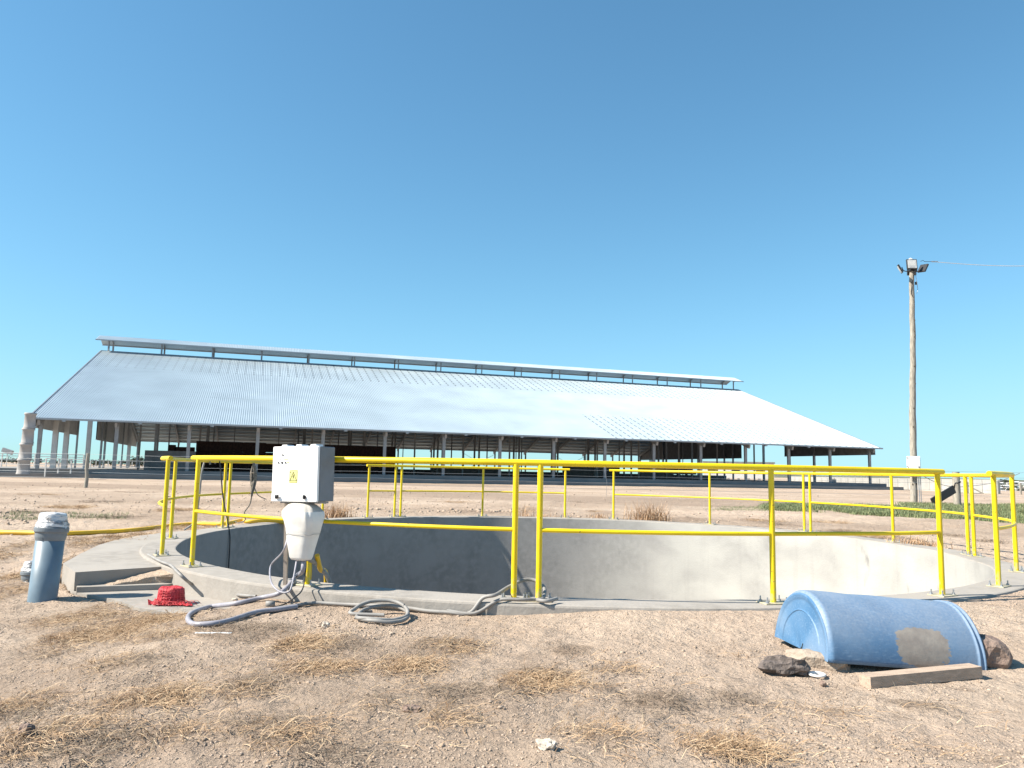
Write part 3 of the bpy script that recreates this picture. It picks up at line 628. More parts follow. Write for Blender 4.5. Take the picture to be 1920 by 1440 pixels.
hose('hose_tail', [G(838, 1147, .03), G(890, 1144), G(935, 1139), G(975, 1133, .03), G(1005, 1131, .03)], .013, 'grey_hose', 'dusty hose tail running beside the base plates of the middle posts', 'hose')
c0 = G(716, 1161)
pts = []
for i in range(40):
    t = i / 39 * 2 * math.pi * 2.15 + 2.2; rx = .20 - .03 * math.sin(i * .11); ry = .27 - .06 * (i / 39)
    dx = .02 * math.sin(i * .16)
    p = Vector((c0.x + rx * math.cos(t) + dx, c0.y + ry * math.sin(t) * .95 + .015, 0)); p.z = surf(p.x, p.y) + .022 + .018 * (i / 39) + .075 * max(0, math.sin(t)) * (i / 39); pts.append(p)
pts.append(Vector((c0.x + .02, c0.y - .02, pts[-1].z)))
coil = empty('hose_coil', c0, 0, 'coil of grey hose lying on the dirt in front of the rim', 'hose')
MB().tube(catmull(pts, 4), .014, 10).build('hose', 'grey_hose', coil)
q = pts[-9]; MB().tube([q + Vector((0, 0, .0)) + Vector((.0, .018 * math.cos(a), .018 * math.sin(a))) for a in np.linspace(0, 6.28, 13)], .0022, 5).build('tie', 'cable', coil)
# stub of pipe
p = G(498, 1137, .02); q = G(514, 1134, .02)
root = MB().lathe([(.020, 0), (.024, 0), (.024, .07), (.018, .07), (.018, 0)], p, 16, mx=Vector((.97, .2, 0)).to_track_quat('Z', 'Y').to_matrix(), cap=False).build('pipe_stub', 'grey_hose', None, 'short grey pipe coupling lying beside the conduit below the box', 'pipe')
# yellow hose across the ground, over the rim into the tank
def GZ(px, py, h=.03): return G(px, py, h)
yh = [GZ(-120, 1000), GZ(-40, 1001), GZ(40, 1003), GZ(120, 1004), GZ(200, 1000), GZ(260, 996), GZ(320, 989), GZ(370, 985), on_z(420, 982, .03), on_z(455, 975, .03), onring(160, RO, .035), onring(157, RI + .1, .05), onring(154, RI - .1, -.04), onring(150, RI - .3, -.5), onring(150, RI - .35, -1.2), onring(152, RI - .2, -2.2), onring(154, RI - .3, -3.3)]
hose('yellow_hose', yh, .034, 'yellow_hose', 'yellow corrugated hose running along the dirt from the left and over the rim', 'hose')
# cables and rope hung on the left panel
aC1 = ang_for_px(380, 165, 195); aC2 = ang_for_px(401, 165, 195)
p = onring(aC1, RP + .03, 1.09); hose('hanging_hose', [onring(aC1 - .6, RP - .03, 1.02), onring(aC1 - .3, RP, 1.11), p, onring(aC1 + .5, RP + .05, .9), onring(aC1 + .7, RP + .06, .5), onring(aC1 + .8, RP + .1, .15), onring(aC1 + 2, RP + .2, .02)], .014, 'grey_hose', 'grey hose hanging from the top rail of the left panel', 'hose')
hose('hanging_cable', [onring(aC2 + .4, RP + .03, 1.03), onring(aC2 + .1, RP, 1.11), onring(aC2, RP - .04, 1.0), onring(aC2 - .4, RP - .10, .5), onring(aC2 - .7, RP - .22, 0), onring(aC2 - .7, RI - .03, -.3), onring(aC2 - .7, RI - .03, -1.5), onring(aC2 - .7, RI - .03, -3)], .010, 'cable', 'dark cable hanging from the left rail down the tank wall', 'cable')
aC3 = ang_for_px(467, 155, 170); rp = onring(aC3, RP - .03, 1.06)
root = empty('rope_bundle', rp - Vector((0, 0, .65)), 0, 'frayed grey rope bundle knotted on the rail left of the box', 'rope')
for k in range(20):
    w = random.uniform(.01, .05); h = random.uniform(.35, .62); ph = random.uniform(0, 3)
    MB().tube(catmull([rp + Vector((w * .3 * math.sin(ph + 3 * s_), -.02 - .02 * math.sin(5 * s_ + ph), -h * s_)) + Vector((w * math.sin(math.pi * s_) * (1 if k % 2 else -1), .015 * math.cos(k), 0)) for s_ in (0, .15, .35, .55, .75, .9, 1)], 4), .012, 6).build('strand', 'rope', root)
MB().tube([rp + Vector((.045 * math.cos(a), .04 * math.sin(a) - .02, -.16 + .01 * math.sin(a))) for a in np.linspace(0, 6.28, 14)], .008, 6).build('binding', 'rope', root)
MB().tube(catmull([rp + Vector((0, 0, -.45)), rp + Vector((-.03, 0, -.7)), rp + Vector((-.12, 0, -.85)), rp + Vector((-.10, 0, -.98)), rp + Vector((-.22, .05, -1.03)), rp + Vector((-.32, .1, -1.02))], 5), .012, 6).build('loose_end', 'rope', root)
MB().tube(catmull([rp + Vector((0.02, 0, -.40)), rp + Vector((.1, .0, -.55)), rp + Vector((.25, 0, -.62))], 5), .008, 6).build('loose_end', 'rope', root)
# conduits going down inside the tank behind the box
hose('drop_conduit', [BC + MBx @ Vector((-.05, .1, .25)), onring(aB - .2, RI + .1, .15), onring(aB, RI - .05, -.05), onring(aB, RI - .08, -.5), onring(aB, RI - .08, -2)], .02, 'grey_hose', 'grey conduit dropping from the white cover into the tank', 'conduit')
hose('drop_hose', [onring(aB - 3, RI - .25, -2.6), onring(aB - 2.4, RI - .22, -.7), onring(aB - 1.2, RI - .12, .0), onring(aB - .2, RI + .08, .12), onring(aB + .1, RP - .05, .25)], .022, 'yellow_hose', 'yellow hose bending down inside the tank below the box', 'hose')

# ------------------------------------------------------------------ PVC stand pipes
def standpipe(px, py, z, rad, h, lean, label, capy, s=1.):
    b0 = onz(px, py, z); root = empty('pvc_pipe', b0, 0, label, 'pipe')
    ax = Vector(lean).normalized(); mx = ax.to_track_quat('Z', 'Y').to_matrix()
    MB().lathe([(rad, -.12), (rad, h - .10 * s), (rad * .92, h - .10 * s)], b0, 40, mx=mx, cap=False).build('pipe_body', 'pvc', root)
    MB().lathe([(rad, h - .14 * s), (rad * 1.02, h - .138 * s), (rad * 1.08, h - .11 * s), (rad * 1.10, h - .075 * s), (rad * 1.11, h - .073 * s), (rad * 1.19, h - .062 * s), (rad * 1.20, h - .058 * s), (rad * 1.20, h - .03 * s), (rad * 1.19, h - .026 * s), (rad * 1.12, h - .02 * s), (rad * 1.12, h - .012 * s), (rad * .9, h - .01 * s)], b0, 40, mx=mx, cap=False, smooth=False).build('collar', 'pvc_ring', root)
    m = MB(); n = 40; pr_ = [(1.15, -.02), (1.13, .012), (1.02, .025), (.97, .04), (.96, .085), (.90, .10), (.5, .106), (.02, .108)]; vs = []
    for r_, zc in pr_:
        for k in range(n):
            t = 2 * math.pi * k / n; rr = rad * r_ * (1 + (.035 * math.sin(5 * t + 40 * zc) + .02 * math.sin(13 * t)) * (1 if r_ > .9 else .3)); v = mx @ Vector((rr * math.cos(t), rr * math.sin(t), h + zc * s + .006 * math.sin(3 * t))); vs.append(v + b0)
    m.add(vs, [(i * n + k, i * n + (k + 1) % n, (i + 1) * n + (k + 1) % n, (i + 1) * n + k) for i in range(len(pr_) - 1) for k in range(n)], True)
    m.build('wrapped_cap', 'wrap', root)
    tp = b0 + mx @ Vector((0, 0, h))
    cord = [tp + mx @ Vector((rad * 1.04 * math.cos(t), rad * 1.04 * math.sin(t), .03 * s + .008 * math.sin(2 * t))) for t in np.linspace(0, 12.2, 50)]
    MB().tube(cord, .0022, 5).build('string', 'frame', root)
    MB().tube(catmull([tp + mx @ Vector((-rad * 1.05, 0, .03)), tp + mx @ Vector((-rad * 1.25, -.01, .02)), tp + mx @ Vector((-rad * 1.35, -.01, -.03))], 4), .0025, 5).build('loose_string', 'white_plastic', root)
    if s == 1.: MB().box(tp + mx @ Vector((rad * .9, -rad * .2, .10)), (.07, .03, .004), mx).build('cap_flap', 'white_plastic', root)
standpipe(80, 1120, -.20, .117, .64, (.018, .05, 1), 'tall blue grey PVC pipe with a white wrapped cap at the left', 0)
standpipe(62, 1092, -.22, .10, .13, (-.03, .05, 1), 'short blue grey pipe stub with a white cap behind the tall one', 0, .8)

# ------------------------------------------------------------------ red netting roll
rc = onz(320, 1132, LSZ); root = empty('netting_roll', rc, 0, 'roll of red safety netting lying on the low concrete step', 'netting')
m = MB(); n = 36; vs = []; pr_ = [(1.00, 0), (1.02, .012), (1.02, .03), (1.0, .055), (.97, .10), (.93, .128), (.84, .142), (.6, .134), (.3, .128), (.02, .126)]
for r_, zc in pr_:
    for k in range(n):
        t = 2 * math.pi * k / n; rr = .106 * r_ * (1 + .035 * math.sin(3 * t + 30 * zc) + .012 * math.sin(17 * t)); vs.append(rc + Vector((rr * math.cos(t) - zc * .02, rr * math.sin(t), zc + .003 * math.sin(5 * t))))
m.add(vs, [(i * n + k, i * n + (k + 1) % n, (i + 1) * n + (k + 1) % n, (i + 1) * n + k) for i in range(len(pr_) - 1) for k in range(n)], True).build('roll', 'red', root)
m = MB()
for i in range(7):
    zc = .012 + i * .018 + random.uniform(-.004, .004); rr = .1175 - .12 * zc
    m.tube([rc + Vector((rr * math.cos(t), rr * math.sin(t), zc + .006 * math.sin(2 * t + i))) for t in np.linspace(0, 6.283, 25)], .0022, 4)
for i in range(26):
    t = 2 * math.pi * i / 26; m.tube([rc + Vector(((.1185 - .12 * z_) * math.cos(t + z_ * (4 if i % 5 < 2 else .5)), (.1185 - .12 * z_) * math.sin(t + z_ * (4 if i % 5 < 2 else .5)), z_)) for z_ in (.005, .04, .08, .125)], .0019, 4)
o = m.build('net_strands', 'red_pale', root); tag(o, kind='stuff')
m = MB()   # crumpled loose end in front of the roll
n1, n2 = 26, 7; vs = []
for i in range(n1):
    u = i / (n1 - 1); cx = -.13 + .36 * u; cy = -.125 + .05 * math.sin(u * 3.0); wd = .045 * (1 - .55 * abs(u - .4)); 
    for j in range(n2):
        v = j / (n2 - 1) - .5; vs.append(rc + Vector((cx + .01 * math.sin(9 * v + i), cy + v * wd * 2, .012 + .042 * (1 - 4 * v * v) * (1.1 - u) * (.8 + .4 * math.sin(i * 1.3 + j)) + .006 * math.sin(i * 2.7))))
m.add(vs, [(i * n2 + j, (i + 1) * n2 + j, (i + 1) * n2 + j + 1, i * n2 + j + 1) for i in range(n1 - 1) for j in range(n2 - 1)], True)
for k in range(26):
    x0 = random.uniform(-.05, .24); y0 = -.12 + random.uniform(-.05, .05)
    m.tube(catmull([rc + Vector((x0 + a * .03 * (-1) ** k, y0 + b_ * .02, .012 + c_ * .035)) for a, b_, c_ in ((0, 0, 0), (1, .6, .9), (2.1, .2, .7), (2.7, 1, 0))], 3), .0018, 4)
m.build('loose_end', 'red', root)

# ------------------------------------------------------------------ blue half drum
a_ = onz(1556, 1243, -.045); b_ = onz(1851, 1264, -.125)
axd = (b_ - a_).normalized(); L = (b_ - a_).length; side = Vector((0, 0, 1)).cross(axd).normalized(); side.z = .02; side.normalize(); up = axd.cross(side)
RD = .332
oc = a_ + side * RD
def drum():
    nl, na = 64, 44; vs = []; pt = []
    def rad(u):
        r = RD
        d = u * L
        if d < .03: r = RD - .020 * (1 - d / .03) ** 2
        for c_ in (L - .045, L - .012): r += .009 * math.exp(-((d - c_) / .008) ** 2)
        return r
    us = list(np.linspace(0, .04, 8)) + list(np.linspace(.05, .9, 36)) + list(np.linspace(.91, 1, 30)); nl = len(us)
    for t_ in (0, .006):
        for u in us:
            for k in range(na + 1):
                th = math.pi * k / na; r = rad(u) - t_; dent = -.006 * math.exp(-((u - .45) / .12) ** 2 - ((th - 1.2) / .3) ** 2) - .004 * math.sin(u * 9 + th * 3) ** 2
                vs.append(oc + axd * (u * L) - side * ((r + dent) * math.cos(th)) + up * ((r + dent) * math.sin(th) * 1.06))
                # patch centre at u .60-.80, angle low on the camera side
                du = abs(u - .60) / .17; dt = abs(th - .36) / .33
                pt.append(1 - .5 * (du ** 3 + dt ** 3) if t_ == 0 else 0)
    w = na + 1; o2 = nl * w
    f_ = [(i * w + k, i * w + k + 1, (i + 1) * w + k + 1, (i + 1) * w + k) for i in range(nl - 1) for k in range(na)]
    f2 = [(o2 + a, o2 + d, o2 + c, o2 + b) for a, b, c, d in f_]
    rimf = [(i * w, (i + 1) * w, o2 + (i + 1) * w, o2 + i * w) for i in range(nl - 1)] + [((i + 1) * w + na, i * w + na, o2 + i * w + na, o2 + (i + 1) * w + na) for i in range(nl - 1)]
    e = (nl - 1) * w; rimf += [(e + k, e + k + 1, o2 + e + k + 1, o2 + e + k) for k in range(na)]
    return vs, f_ + f2 + rimf, pt, w
root = empty('half_barrel', oc + axd * L / 2 - up * .02, 0, 'faded blue plastic drum cut in half lengthwise, lying open side down', 'barrel')
vs, fs, pt, w = drum(); m = MB().add(vs, fs, True); o = m.build('shell', 'drum', root)
at = o.data.attributes.new('patch', 'FLOAT', 'POINT'); at.data.foreach_set('value', np.array(pt, np.float32))
_zz = np.array([(Vector(v_) - oc).dot(up) / RD for v_ in vs]); at = o.data.attributes.new('dust', 'FLOAT', 'POINT'); at.data.foreach_set('value', np.clip(.25 + 1.1 * np.clip((_zz - .35) / .6, 0, 1), 0, 1).astype(np.float32))
# closed end with raised lip, recessed ring and centre seam
m = MB(); vs = []; na = 44
prof = [(RD - .019, .0), (RD - .030, -.004), (RD - .045, -.001), (RD - .055, .003), (RD - .062, .004), (.222, .004), (.216, -.001), (.210, .004), (.10, .005), (.003, .004)]
for r_, d_ in prof:
    for k in range(na + 1):
        th = math.pi * k / na; vs.append(oc + axd * (d_ + .002 * math.sin(5 * th + r_ * 20)) - side * (r_ * math.cos(th)) + up * (r_ * math.sin(th) * 1.06))
m.add(vs, [(i * (na + 1) + k, i * (na + 1) + k + 1, (i + 1) * (na + 1) + k + 1, (i + 1) * (na + 1) + k) for i in range(len(prof) - 1) for k in range(na)], False)
o = m.build('end_face', 'drum', root)
seam = MB().tube([oc + axd * .001 - side * (r_ * math.cos(1.15)) + up * (r_ * math.sin(1.15)) + side * .03 - up * .1 for r_ in (.02, .06, .10, .15)], .0025, 5).build('crack', 'ink', root)

def rock(name, c, d, m, label, cat, seed, group=None, n=3, rz=0., rough=.22, parent=None):
    import bmesh
    bm = bmesh.new(); bmesh.ops.create_icosphere(bm, subdivisions=n, radius=1); rs = np.random.RandomState(seed); off = rs.rand(3) * 50
    from mathutils import noise
    M_ = Matrix.Rotation(rz, 3, 'Z')
    for v in bm.verts:
        q = v.co.copy(); q = Vector([max(-.82, min(.82, x_)) for x_ in q])
        k_ = 1 + rough * noise.noise(q * 1.7 + Vector(off)) * 2 + rough * .6 * noise.noise(q * 5 + Vector(off))
        q = q * k_; v.co = M_ @ Vector((q.x * d[0], q.y * d[1], q.z * d[2]))
    me = bpy.data.meshes.new(name); bm.to_mesh(me); bm.free(); me.materials.append(MT[m])
    o = bpy.data.objects.new(name, me); place(o, Matrix.Translation(Vector(c)), parent); return tag(o, label, cat, group)
def GP(px, py, h=0.): return G(px, py, h)
p = GP(1472, 1262, .035); rock('rock', p, (.135, .075, .062), 'rock', 'dark brown lump of rock beside the left end of the blue drum', 'rock', 3, rz=-.25, rough=.3)
p = GP(1545, 1256, .02); rock('rock', p + Vector((.02, .12, .0)), (.20, .13, .075), 'clodrock', 'pale stone block propping up the left end of the blue drum', 'rock', 5, rz=-.45, rough=.12)
p = GP(1866, 1254, .05); rock('rock', p + Vector((.0, .14, .01)), (.14, .17, .125), 'rock_brown', 'rounded brown boulder behind the open right end of the drum', 'rock', 8, rough=.12)
p = GP(1027, 1405, .015); rock('rock', p, (.042, .025, .022), 'rock_pale', 'small white stone alone on bare dirt at the bottom centre', 'stone', 11, rz=-.5, rough=.35)
p = GP(48, 1378, .015); rock('rock', p, (.028, .03, .03), 'rock_brown', 'small brown stone among dry grass at the bottom left', 'stone', 12)
p = GP(611, 1176, .012); rock('rock', p, (.03, .026, .024), 'rock_pale', 'small tan stone on rough dirt left of the hose coil', 'stone', 13)
p = GP(772, 1333, .01); rock('rock', p, (.05, .03, .018), 'rock_brown', 'flat tan clod with dark edge below the hose coil', 'stone', 14)
p = GP(1543, 1288, .012); rock('rock', p, (.016, .016, .018), 'rock_brown', 'tiny stone left of the timber plank', 'stone', 15)
p = GP(1532, 1268, .008)
MB().lathe([(.030, 0), (.046, 0), (.050, .008), (.044, .014), (.030, .010), (.030, 0)], p, 28, cap=False).build('bucket_lid', 'white_plastic', None, 'small off white plastic ring beside the dark rock', 'ring')
p = GP(1622, 1288, .028); q = GP(1830, 1269, .036)
MB().beam(p, q, .085, .062).build('timber_plank', 'timber', None, 'short squared timber lying along the front edge of the blue drum', 'plank')
p = GP(366, 1190, .012); q = GP(434, 1189, .012)
MB().beam(p, q, .012, .006).build('white_strip', 'white_box', None, 'thin white plastic strip on dark soil below the conduit loop', 'strip')
p = GP(440, 1128, .02); rock('rock', p, (.03, .02, .012), 'rock_pale', 'crumpled white scrap beside the conduit near the red netting', 'scrap', 19)
# dirt spilled on the step between apron and ring
def fp(t, z): q_ = AP[1].lerp(AP[2], t); return Vector((q_.x, q_.y - .004, z))
edge = [fp(.22, -.152), fp(.42, -.125), fp(.62, -.09), fp(.80, -.06), fp(.99, -.03), onz(350, 1074, -.045), onz(366, 1083, -.09), onz(368, 1092, -.15), onz(320, 1093, -.152), onz(285, 1094, -.152), onz(245, 1096, -.152), onz(205, 1098, -.152)]
cx = onz(290, 1081, -.088); m = MB(); vs = [cx]; n4 = len(edge) * 4
for s_ in (.25, .5, .75, 1.0):
    for i in range(n4):
        q_ = edge[i // 4].lerp(edge[(i // 4 + 1) % len(edge)], (i % 4) / 4); v = cx.lerp(q_, s_); v.z += random.uniform(-.007, .009) * (s_ < 1); vs.append(v)
m.add(vs, [(0, 1 + i, 1 + (i + 1) % n4) for i in range(n4)] + [(1 + r_ * n4 + i, 1 + (r_ + 1) * n4 + i, 1 + (r_ + 1) * n4 + (i + 1) % n4, 1 + r_ * n4 + (i + 1) % n4) for r_ in range(3) for i in range(n4)], True)
m.build('soil_heap', 'ground', None, kind='stuff')

# ------------------------------------------------------------------ barn
BA = .321; BX, BY = -41.6, 66.1; BL, BW, ZE, ZR, WMID = 92.0, 62.0, 4.775, 14.83, 29.4
ex = Vector((math.cos(BA), math.sin(BA), 0)); ey = Vector((-math.sin(BA), math.cos(BA), 0))
def Bp(l, w, z=0.): return Vector((BX, BY, 0)) + ex * l + ey * w + Vector((0, 0, z))
slope = (ZR - ZE) / WMID; WR = BW - WMID
def zroof(w): return ZE + slope * w if w <= WMID else ZE + slope * max(0, BW - w) if w >= WR else ZR
SL = .46
def bbox(l, w, z, dl, dw, dz): return MB().box(Bp(l, w, z), (dl, dw, dz), Matrix.Rotation(BA, 3, 'Z'))
# platform: two long concrete steps
plat = MB(); plat.prism([(-7, .45), (BL + 1.2, .45), (BL + 1.2, BW + 1), (-7, BW + 1)], -1.0, SL, fn=lambda v: Bp(v.x, v.y, v.z))
plat.build('barn_platform', 'conc_far', None, kind='structure')
plat = MB(); plat.prism([(-9, -.40), (BL + 3, -.40), (BL + 3, .45), (-9, .45)], -1.0, SL - .38, fn=lambda v: Bp(v.x, v.y, v.z))
plat.build('platform_step', 'conc_far', None, kind='structure')
barn = empty('barn', Bp(BL / 2, BW / 2, SL), BA, 'long open sided barn with a shiny corrugated metal roof and raised ridge vent', 'barn')
def corr(l0, l1, w0, w1, z_of, th, m, name, pitch=.20, dz=0., rib=.030, parent=None):
    n = int((l1 - l0) / pitch); b = MB(); vs = []; uv = []; xs = []
    for i in range(n):
        o_ = l0 + i * pitch; xs += [(o_, 0), (o_ + pitch * .55, 0), (o_ + pitch * .66, rib), (o_ + pitch * .89, rib)]
    xs.append((l1, 0))
    for w_ in (w0, w1):
        for x_, h_ in xs: vs.append(Bp(x_, w_, z_of(w_) + h_ + dz)); uv.append((x_, w_))
    k = len(xs)
    fs = [(i, i + 1, k + i + 1, k + i) for i in range(k - 1)]
    if w1 < w0: fs = [q_[::-1] for q_ in fs]
    b.add(vs, fs); b.uv = uv; return b.build(name, m, parent or barn)
WB = [0, 9.5, 19.0, 24.2, WMID]
corr(0, 56.0, 0, 9.6, zroof, 0, 'roof', 'roof_sheet'); corr(56.0, BL, 0, 9.6, zroof, 0, 'roof_low', 'roof_sheet')
corr(0, BL, 9.5, 21.0, zroof, 0, 'roof', 'roof_sheet', dz=.008); corr(0, BL, 20.9, WMID, zroof, 0, 'roof_top', 'roof_sheet', dz=.016)
corr(0, BL, BW, WR, zroof, 0, 'roof', 'roof_sheet')
# plain underside liner for each slope, a few cm below the ribs (the sheet's own back face is the ceiling)
bays = 15; BS = (BL - 1.6) / bays; Ls = [.8 + i * BS for i in range(bays + 1)]
# eave gutter and fascia
o = bbox(BL / 2, -.12, ZE - .02, BL + .4, .22, .16).build('gutter', 'galv', barn)
bbox(BL / 2, BW + .12, ZE - .02, BL + .4, .22, .16).build('gutter', 'galv', barn)
bbox(BL / 2, WMID + .05, ZR + .02, BL, .10, .14).build('ridge_beam', 'frame', barn); bbox(BL / 2, WR - .05, ZR - .05, BL, .10, .14).build('ridge_beam', 'frame', barn)
for l_ in (0, BL):
    for w0, w1 in ((0, WMID), (BW, WR)):
        MB().beam(Bp(l_, w0, ZE + .02), Bp(l_, w1, ZR + .02), .10, .14).build('verge_trim', 'galv', barn)
# small gutter brackets
gb = bbox(Ls[0] + 2, -.14, ZE - .16, .28, .22, .14).build('gutter_bracket', 'galv', barn)
for i in range(1, 14): dup(gb, Bp(Ls[0] + 2 + i * BS, -.14, ZE - .23), 0, barn, mw=Matrix.Translation(Bp(Ls[0] + 2 + i * BS, -.14, ZE - .23)))
# purlins, rear slope is the one seen from below
for i in range(21):
    w_ = .6 + i * 1.42
    for ww in (w_, BW - w_):
        bbox(BL / 2, ww, zroof(ww) - .12, BL - .2, .08, .18).build('purlin', 'frame_white', barn)
# frames
for i, l_ in enumerate(Ls):
    for w0, w1 in ((.2, WMID), (BW - .2, WR)):
        MB().beam(Bp(l_, w0, zroof(w0) - .42), Bp(l_, w1, zroof(w1) - .42), .22, .42).build('rafter', 'frame', barn)
def column(l_, w_, wd, top, m='frame', taper=True):
    b = MB(); h = top - SL; a = wd / 2; k = a * (1.25 if taper else 1)
    vs = [Bp(l_ + sx * q_, w_ + sy * q_ * .7, z_) for z_, q_ in ((SL, a), (top, k)) for sx, sy in ((-1, -1), (1, -1), (1, 1), (-1, 1))]
    return b.add(vs, [(3, 2, 1, 0), (4, 5, 6, 7), (0, 1, 5, 4), (1, 2, 6, 5), (2, 3, 7, 6), (3, 0, 4, 7)]).build('column', m, barn)
for i, l_ in enumerate(Ls):
    column(l_, 1.0, .27, zroof(1.0) - .3, 'frame')
    for w_, wd in ((16, .18), (29.8, .24), (BW - 29.8, .24), (BW - 16, .18), (BW - 1.0, .24)):
        column(l_, w_, wd, zroof(w_) - .3, 'frame', False)
for w_ in (6.5, 11, 22, 40, 52): column(Ls[0], w_, .46, zroof(w_) - .3, 'frame_white', False)
for w_ in (11, 22, 40, 52): column(Ls[-1], w_, .3, zroof(w_) - .3, 'frame', False)
for i in range(bays):     # mid-bay posts of the inner rows
    for w_ in (BW - 22,): column(Ls[i] + BS / 2, w_, .12, zroof(w_) - .3, 'frame', False)
# gable cladding strips at both ends with an opening for the passage
def gable(l_, w0, w1, zb, m='frame_white'):
    n = 6; ws = [w0 + (w1 - w0) * i / n for i in range(n + 1)]; b = MB()
    for dx in (-.06, .06): b.add([Bp(l_ + dx, w_, z_) for w_ in ws for z_ in (zb, zroof(w_) - .05)], [(2 * i, 2 * i + 2, 2 * i + 3, 2 * i + 1) if dx < 0 else (2 * i + 1, 2 * i + 3, 2 * i + 2, 2 * i) for i in range(n)])
    b.beam(Bp(l_, w0, zb), Bp(l_, w1, zb), .14, .12)
    b.build('gable_panel', m, barn)
for l_, g_ in ((Ls[0] - .3, 'frame_white'), (Ls[-1] + .3, 'feedwall')):
    gable(l_, .4, 17.5, ZE - .75, g_); gable(l_, 17.5, 28, ZE + 2.6, g_); gable(l_, 28, BW - .4, ZE - .9, g_)
# cross bracing in some bays
for i in (2, 9, 12):
    for w_ in (BW - 1.0,):
        for a_, c_ in ((SL + .5, ZE - .6), (ZE - .6, SL + .5)):
            MB().beam(Bp(Ls[i], w_, a_), Bp(Ls[i + 1], w_, c_), .05, .05).build('brace', 'frame', barn)
# ridge monitor: paired posts and a raised cap
CW = 2.3; ZC0, ZC1 = ZR + 1.32, ZR + 2.15; mid = BW / 2
for i, l_ in enumerate(Ls):
    for w_ in (WMID + .05, WR - .05): MB().beam(Bp(l_, w_, ZR), Bp(l_, w_, ZC0 + .12), .16, .16).build('vent_post', 'frame', barn)
    MB().beam(Bp(l_, mid - CW + .3, ZC0 - .05), Bp(l_, mid, ZC1 - .12), .1, .16).build('vent_rafter', 'frame', barn); MB().beam(Bp(l_, mid + CW - .3, ZC0 - .05), Bp(l_, mid, ZC1 - .12), .1, .16).build('vent_rafter', 'frame', barn)
zc = lambda w_: ZC1 - (ZC1 - ZC0) * abs(w_ - mid) / CW
corr(-.6, BL + .6, mid - CW, mid, zc, 0, 'roof', 'cap_sheet'); corr(-.6, BL + .6, mid + CW, mid, zc, 0, 'roof', 'cap_sheet')
bbox(BL / 2, mid - CW, ZC0 - .03, BL + 1.2, .05, .14).build('cap_fascia', 'galv', barn); bbox(BL / 2, mid + CW, ZC0 - .03, BL + 1.2, .05, .14).build('cap_fascia', 'galv', barn)

def Bl(px, w):     # l coordinate where the sight line through column px crosses the line w
    best = (1e9, 0)
    for k in range(0, 2000):
        l_ = -20 + k * .07; p = Bp(l_, w, 1) - EYE; x = 960 + F * p.dot(_r) / p.dot(_f)
        if abs(x - px) < best[0]: best = (abs(x - px), l_)
    return best[1]
# bales
bl = []
l0, l1 = Bl(366, 14), Bl(738, 14); nb = 9; bwid = (l1 - l0) / nb; first = None
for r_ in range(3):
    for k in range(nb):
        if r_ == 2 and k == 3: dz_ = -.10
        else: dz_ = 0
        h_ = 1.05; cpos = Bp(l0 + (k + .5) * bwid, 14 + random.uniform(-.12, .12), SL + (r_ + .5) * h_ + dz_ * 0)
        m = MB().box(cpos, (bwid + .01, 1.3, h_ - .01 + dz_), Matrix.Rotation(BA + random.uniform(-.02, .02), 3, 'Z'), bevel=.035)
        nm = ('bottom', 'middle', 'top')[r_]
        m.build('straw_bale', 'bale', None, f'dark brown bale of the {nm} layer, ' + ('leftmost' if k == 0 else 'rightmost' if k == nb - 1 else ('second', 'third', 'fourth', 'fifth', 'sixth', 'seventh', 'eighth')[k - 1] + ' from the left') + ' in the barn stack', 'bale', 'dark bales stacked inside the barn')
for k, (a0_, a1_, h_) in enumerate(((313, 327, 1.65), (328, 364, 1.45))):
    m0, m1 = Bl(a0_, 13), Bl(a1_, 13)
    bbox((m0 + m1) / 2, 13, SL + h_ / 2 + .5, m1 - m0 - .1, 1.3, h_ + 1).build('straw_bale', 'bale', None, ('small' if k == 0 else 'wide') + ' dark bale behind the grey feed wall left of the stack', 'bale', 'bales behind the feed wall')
# feed walls and dark partitions
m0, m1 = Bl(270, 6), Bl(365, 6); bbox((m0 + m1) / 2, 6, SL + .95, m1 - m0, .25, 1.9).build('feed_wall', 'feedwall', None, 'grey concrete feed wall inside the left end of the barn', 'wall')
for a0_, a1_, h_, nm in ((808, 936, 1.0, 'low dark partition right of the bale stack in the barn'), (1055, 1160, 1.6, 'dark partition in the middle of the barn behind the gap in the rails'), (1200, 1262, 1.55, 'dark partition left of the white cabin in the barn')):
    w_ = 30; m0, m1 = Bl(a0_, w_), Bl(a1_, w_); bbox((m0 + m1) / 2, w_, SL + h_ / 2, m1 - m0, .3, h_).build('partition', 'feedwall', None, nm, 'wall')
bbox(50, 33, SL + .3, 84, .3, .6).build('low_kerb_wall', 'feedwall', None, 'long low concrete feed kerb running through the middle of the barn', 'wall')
# white cabin
cc = aty(1384, 880, 168); ca = BA - .55; cL = 14.6; cm = Matrix.Rotation(ca, 3, 'Z')
cabin = empty('site_cabin', Vector((cc.x, cc.y, .3)), ca, 'long low white cabin with small dark windows seen beyond the barn right end', 'cabin')
cbx = lambda x, y, z, dx, dy, dz: MB().box(Vector((cc.x, cc.y, 0)) + cm @ Vector((x, y, z)), (dx, dy, dz), cm)
cbx(0, 0, 2.2, cL, 3, 3.2).build('body', 'truck_white', cabin); cbx(0, 0, 3.98, cL + .4, 3.4, .34).build('roof', 'feedwall', cabin)
for x in (-5.6, -.6, 4.4):
    wf = cbx(x, -1.51, 2.3, 1.8, .08, 1.1).build('window', 'frame', cabin); cbx(x, -1.56, 2.3, 1.6, .04, .95).build('pane', 'glass', wf)
for k in range(7): cbx(-cL / 2 + 1 + k * (cL - 2) / 6, -1.1, .3, .5, .5, .6).build('support_block', 'truck_white', cabin)
